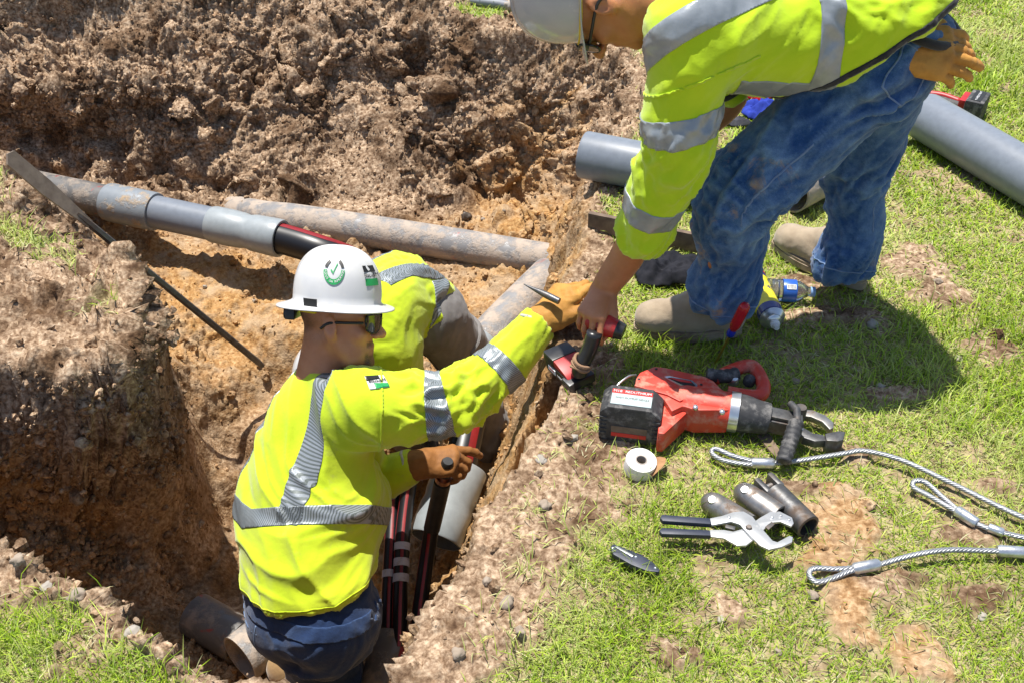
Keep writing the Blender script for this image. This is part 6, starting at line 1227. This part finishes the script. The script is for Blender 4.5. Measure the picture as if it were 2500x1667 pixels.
for px, py, z in ((1885, 1262, .0585), (1906, 1258, .0585), (1926, 1268, .0585), (1780, 1262, .0665)): mb = MB(); mb.lathe([(0, .0025), (.004, .002), (.0052, -.002)], G(px, py, z), UP, 10); mb.build('rivet', M_zinc, pl, True)
slab([(1868, 1284), (1884, 1272), (1892, 1278), (1876, 1292)], .0585, .0625, M_dsteel, 'toothed_insert', pl, .001); slab([(1772, 1278), (1796, 1284), (1794, 1292), (1770, 1286)], .058, .062, M_dsteel, 'toothed_insert', pl, .001)
kn = thing('folding_knife', 'closed black folding knife lying in the grass', 'knife', G(1550, 1360, 0)); slab([(1488, 1336), (1496, 1326), (1520, 1334), (1566, 1352), (1596, 1372), (1612, 1390), (1608, 1395), (1580, 1392), (1540, 1376), (1498, 1352)], .012, .026, M_navy, 'handle', kn, .003); slab([(1486, 1340), (1498, 1332), (1560, 1358), (1610, 1394), (1606, 1398), (1560, 1384), (1500, 1356)], .008, .0118, M_chrome, 'liner', kn, .0005)
slab([(1500, 1333), (1506, 1331), (1548, 1354), (1544, 1358)], .026, .029, M_chrome, 'pocket_clip', kn, .0008)
for px, py in ((1496, 1337), (1600, 1385), (1552, 1358)): mb = MB(); mb.lathe([(0, .002), (.003, .0015), (.004, -.001)], G(px, py, .026), UP, 10); mb.build('screw', M_chrome, kn, True)
# ---- wire rope slings
def wire_rope(pts, lab, ferr, r=.0068, strands=6):
    P0_ = np.array([G(a, b_, z) for a, b_, z in pts]); P = spline(P0_, 8); L_ = np.concatenate([[0], np.cumsum(np.linalg.norm(np.diff(P, axis=0), axis=1))]); n = int(L_[-1] / .006); s = np.linspace(0, L_[-1], n); C = np.stack([np.interp(s, L_, P[:, k]) for k in range(3)], 1)
    T_ = np.gradient(C, axis=0); T_ /= np.linalg.norm(T_, axis=1)[:, None]; u = np.cross(T_, UP); u /= np.linalg.norm(u, axis=1)[:, None]; v = np.cross(u, T_); t_ = thing('wire_rope', lab, 'wire rope', P[0] * A3(1, 1, 0))
    for k in range(strands):
        ph = s / .060 * 2 * np.pi + k / strands * 2 * np.pi; H_ = C + (np.cos(ph)[:, None] * u + np.sin(ph)[:, None] * v) * r * .62; mb = MB(); mb.tube(H_, r * .42, 5); mb.build('strand', M_rope, t_, True)
    for a, b_, rr in ferr: a, b_ = G(*a), G(*b_); mb = MB(); mb.tube([a, a + (b_ - a) * .08, a + (b_ - a) * .92, b_], [rr * .8, rr, rr, rr * .8], 16); mb.build('ferrule', M_alu, t_, auto=50)
z = .012
wire_rope([(1880, 1131, .014), (1830, 1133, .014), (1770, 1124, .014), (1742, 1110, .015), (1738, 1098, .018), (1752, 1096, .020), (1790, 1112, .018), (1838, 1124, .016), (1890, 1129, .014), (1960, 1122, .014), (2060, 1106, .022), (2110, 1100, .025), (2200, 1122, .024), (2330, 1182, .02), (2440, 1236, .016), (2560, 1290, .014)], 'wire rope sling passing under the cutter side handle', [((1834, 1129, .014), (1890, 1130, .014), .014)])
wire_rope([(2372, 1270, .014), (2320, 1240, .014), (2262, 1206, .016), (2232, 1190, .018), (2228, 1178, .020), (2240, 1172, .022), (2262, 1178, .020), (2300, 1212, .016), (2350, 1254, .014), (2390, 1280, .014), (2450, 1300, .014), (2560, 1324, .014)], 'wire rope sling with two swaged sleeves lying past the loop', [((2334, 1244, .014), (2386, 1278, .014), .014), ((2412, 1286, .014), (2450, 1300, .014), .011)])
wire_rope([(2130, 1383, .014), (2080, 1392, .014), (2030, 1412, .014), (1996, 1420, .015), (1978, 1408, .016), (1976, 1394, .018), (1992, 1386, .018), (2040, 1388, .016), (2090, 1385, .014), (2150, 1376, .016), (2230, 1354, .024), (2310, 1342, .026), (2400, 1343, .020), (2560, 1350, .014)], 'wire rope sling with a narrow eye resting on bare clay', [((2082, 1388, .014), (2146, 1376, .015), .014), ((2434, 1343, .018), (2530, 1350, .014), .014)])
# ---- spike in the glove
a, b_ = G(1279, 694, .14), G(1336, 722, .13); mb = MB(); mb.tube([a, a + (b_ - a) * .7, b_, b_ + (b_ - a) * .5], [.0015, .008, .0105, .010], 16); mb.build('steel_spike', M_dsteel, auto=40, label='pointed steel spike held in the mustard glove', cat='spike')
# ---- cloths
def cloth(name, px, py, rx, ry, h, c, c2, seed, lab, cat, parts=(), rot=0.0):
    r_ = np.random.default_rng(seed); na, nr = 64, 22; g_ = G(px, py, 0); V = [[0, 0]]; 
    ang = np.linspace(0, 2 * np.pi, na, endpoint=False); edge = 1 + .30 * vnoise(np.c_[np.cos(ang) * 1.7 + seed, np.sin(ang) * 1.7, np.zeros(na)]) + .12 * vnoise(np.c_[np.cos(ang) * 5 + seed, np.sin(ang) * 5, np.ones(na)])
    for i in range(1, nr + 1): V += list(np.stack([np.cos(ang) * edge * i / nr * rx, np.sin(ang) * edge * i / nr * ry], 1))
    V = np.array(V); rr_ = np.concatenate([[0]] + [np.full(na, i / nr) for i in range(1, nr + 1)]); n3 = np.c_[V * 11, np.full(len(V), seed)]
    ht = (np.abs(vnoise(n3)) * .9 + .5 * (1 - np.abs(vnoise(n3 * 2.1 + 4))) + .35 * (1 - np.abs(vnoise(n3 * 4.3)))) ; zz = h * ht * (1 - rr_ ** 3 * .85) * .8 + .006
    V = V + .012 * np.c_[vnoise(n3 * 1.5 + 9), vnoise(n3 * 1.5 + 19)]; ca, sa = math.cos(rot), math.sin(rot); W = np.c_[g_[0] + V[:, 0] * ca - V[:, 1] * sa, g_[1] + V[:, 0] * sa + V[:, 1] * ca, zz]
    Fc = [[0, 1 + k, 1 + (k + 1) % na] for k in range(na)] + [[1 + (i - 1) * na + k, 1 + i * na + k, 1 + i * na + (k + 1) % na, 1 + (i - 1) * na + (k + 1) % na] for i in range(1, nr) for k in range(na)]
    n = len(W); bot = W - A3(0, 0, .003); Fb = [[n + j for j in f[::-1]] for f in Fc]; last = 1 + (nr - 1) * na; sd2 = [[last + k, n + last + k, n + last + (k + 1) % na, last + (k + 1) % na] for k in range(na)]
    return obj(name, mesh_from(name, np.concatenate([W, bot]), Fc + Fb + sd2, [fabric(name + '_' + str(seed), c, c2, 30, 500, .9, .3, sheen=0)], True), None, lab, cat)
cloth('black_garment', 1640, 668, .115, .105, .060, (.010, .011, .016), (.022, .022, .028), 3, 'crumpled black garment dropped on the grass by the front boot', 'clothing'); cloth('cloth_scrap', 1592, 676, .034, .018, .018, (.46, .42, .66), (.60, .60, .72), 5, 'lilac cloth scrap at the edge of the black garment', 'cloth', rot=-.3); cloth('cloth_scrap', 1706, 640, .03, .014, .018, (.55, .60, .80), (.42, .48, .72), 8, 'pale blue cloth scrap beside the front jeans leg', 'cloth')
cloth('rag', 1845, 232, .085, .075, .055, (.42, .006, .018), (.28, .004, .012), 11, 'crumpled red rag on the lawn behind the jeans', 'rag'); cloth('rag', 1862, 288, .075, .11, .065, (.030, .055, .36), (.018, .035, .25), 14, 'crumpled blue rag on the lawn behind the jeans', 'rag', rot=.5); cloth('rag', 1795, 303, .06, .04, .03, (.03, .03, .038), (.07, .07, .08), 17, 'dark grey rag beside the blue rag', 'rag')
# ---- gloves tucked in the hip pocket of the jeans
for i, (p, X, Zb, cur, ys) in enumerate(((G(2235, 100, .90), A3(.95, -.05, -.05), A3(0, -.7, .7), [(.3, .6, .4), (.35, .6, .4), (.4, .7, .4), (.4, .8, .5)], 1), (GY(2225, 130, 2.46), A3(.9, -.1, -.12), A3(0, -.75, .6), [(.3, .4, .2), (.15, .4, .2), (.3, .3, .3), (.4, .5, .3)], 1))):
    p = GY(2205, 108 + 26 * i, 2.50 - .03 * i); f = Field(p - .16, p + .24, .0045); hand_into(f, p, X, Zb, ys, cur, [(.06, .05, -.01), (.09, .058, -.02), (.115, .055, -.03)], 1.28, 1.10, .10); V, Q = f.mesh(1); N = vnormals(V, Q); V = V + N * (ridged(V * 45, 2) * .0018)[:, None]
    obj('leather_glove', mesh_from('leather_glove', V, Q, [M_glove], True), None, 'mustard leather glove hanging from the hip pocket of the jeans', 'glove', 'spare gloves in the hip pocket')
# ================================================================== single stones that lie loose
M_stone = mat('pale_stone', (.33, .27, .21), .9, c2=(.24, .185, .135), scale=30, bump=.5); M_stoney = mat('yellow_stone', (.52, .39, .20), .95, c2=(.38, .27, .13), scale=25, bump=.6); M_stonew = mat('white_stone', (.34, .30, .25), .85, c2=(.31, .28, .24), scale=30, bump=.4)
Vi, Fi = ico(3)
def stone(px, py, z, r, mt, lab, flat=.7, grp='loose stones on soil and lawn', seed=0):
    g_ = G(px, py, z)
    if z > -.02: g_[2] = gz_at(np.array([g_[0]]), np.array([g_[1]]))[0] + r * flat * .35
    else:
        for _ in range(40):      # slide along the sight line to the soil surface
            zz = gz_at(np.array([g_[0]]), np.array([g_[1]]))[0]; g_ = G(px, py, g_[2] + (zz + r * .3 - g_[2]) * .35)
    rg = np.random.default_rng(int(px * 7 + py)); S = np.array([1.0, rg.uniform(.7, 1.0), flat]) * r; V = Vi * (1 + .30 * fbm(Vi + rg.uniform(0, 50), 1.3, 2) + .35 * (chunks(Vi, 1.3, rg.uniform(0, 50)) - .3) + .07 * fbm(Vi, 5, 2, off=rg.uniform(0, 9)))[:, None] * S * .85; a = rg.uniform(0, 6.28); V = V @ np.array([[math.cos(a), -math.sin(a), 0], [math.sin(a), math.cos(a), 0], [0, 0, 1]]).T
    return obj('stone', mesh_from('stone', V + g_, Fi, [mt], True), None, lab, 'stone', grp)
def stone_label(px, py):
    if py < 620 and px > 1000: return 'small stone on the sandy end slope of the trench', 'stones on the end slope'
    if px < 700 and 650 < py < 800 and px > 450: return 'tiny stone on the swept orange trench floor', 'stones on the trench floor'
    if px < 400 and py > 1350: return 'small stone on the near bank beside the grass', 'stones on the near bank'
    if px < 400: return 'small stone on the bulky left bank', 'stones on the left bank'
    if px < 1440: return 'small stone on the bare strip between pit and lawn', 'stones on the bare strip'
    if py < 960: return 'small stone on the lawn near the boots and the cutter', 'stones near the boots'
    return 'small stone on the lawn around the wire ropes and knife', 'stones around the wire ropes'
stone(1140, 78, -.06, .060, M_stoney, 'big yellow lump of stone near the top of the far wall', .75, None); stone(1244, 40, .0, .032, M_stonew, 'white stone beside the grey hose', .8, None); stone(235, 590, .0, .036, M_stoney, 'rounded tan stone at the lip of the left bank', .75, None); stone(1138, 528, -.6, .026, mat('dark_stone', (.05, .04, .03), .5, c2=(.10, .07, .05)), 'dark wet stone above the half buried duct', .9, None)
for px, py, z, r in ((1230, 515, -.6, .016), (1180, 535, -.6, .014), (1322, 470, -.5, .018), (1360, 515, -.4, .016), (270, 690, .0, .022), (1320, 1128, .0, .020), (1235, 1490, .0, .022), (1190, 1440, .0, .018), (1330, 1245, .0, .022), (1400, 1075, .0, .016), (2130, 795, .0, .026), (1985, 1452, .0, .022), (2290, 690, .0, .018), (1942, 928, .0, .020), (2150, 940, .0, .018), (2320, 1080, .0, .016), (150, 880, -.2, .024), (90, 770, .0, .026), (270, 1080, -.4, .022), (230, 1110, -.4, .018), (60, 1400, .0, .024), (190, 1470, .0, .026), (265, 1480, .0, .020), (120, 1440, .0, .020), (330, 1560, .0, .022), (500, 700, -.7, .014), (620, 735, -.7, .012), (560, 760, -.7, .010), (1270, 1560, .0, .018), (1120, 1620, .0, .022), (2340, 870, .0, .016), (1760, 1510, .0, .012), (2400, 1500, .0, .016), (1900, 1585, .0, .014)):
    lb_, gr_ = stone_label(px, py); stone(px, py, z, r * .85, M_stone if (px + py) % 3 else M_stonew, lb_, .7, gr_)
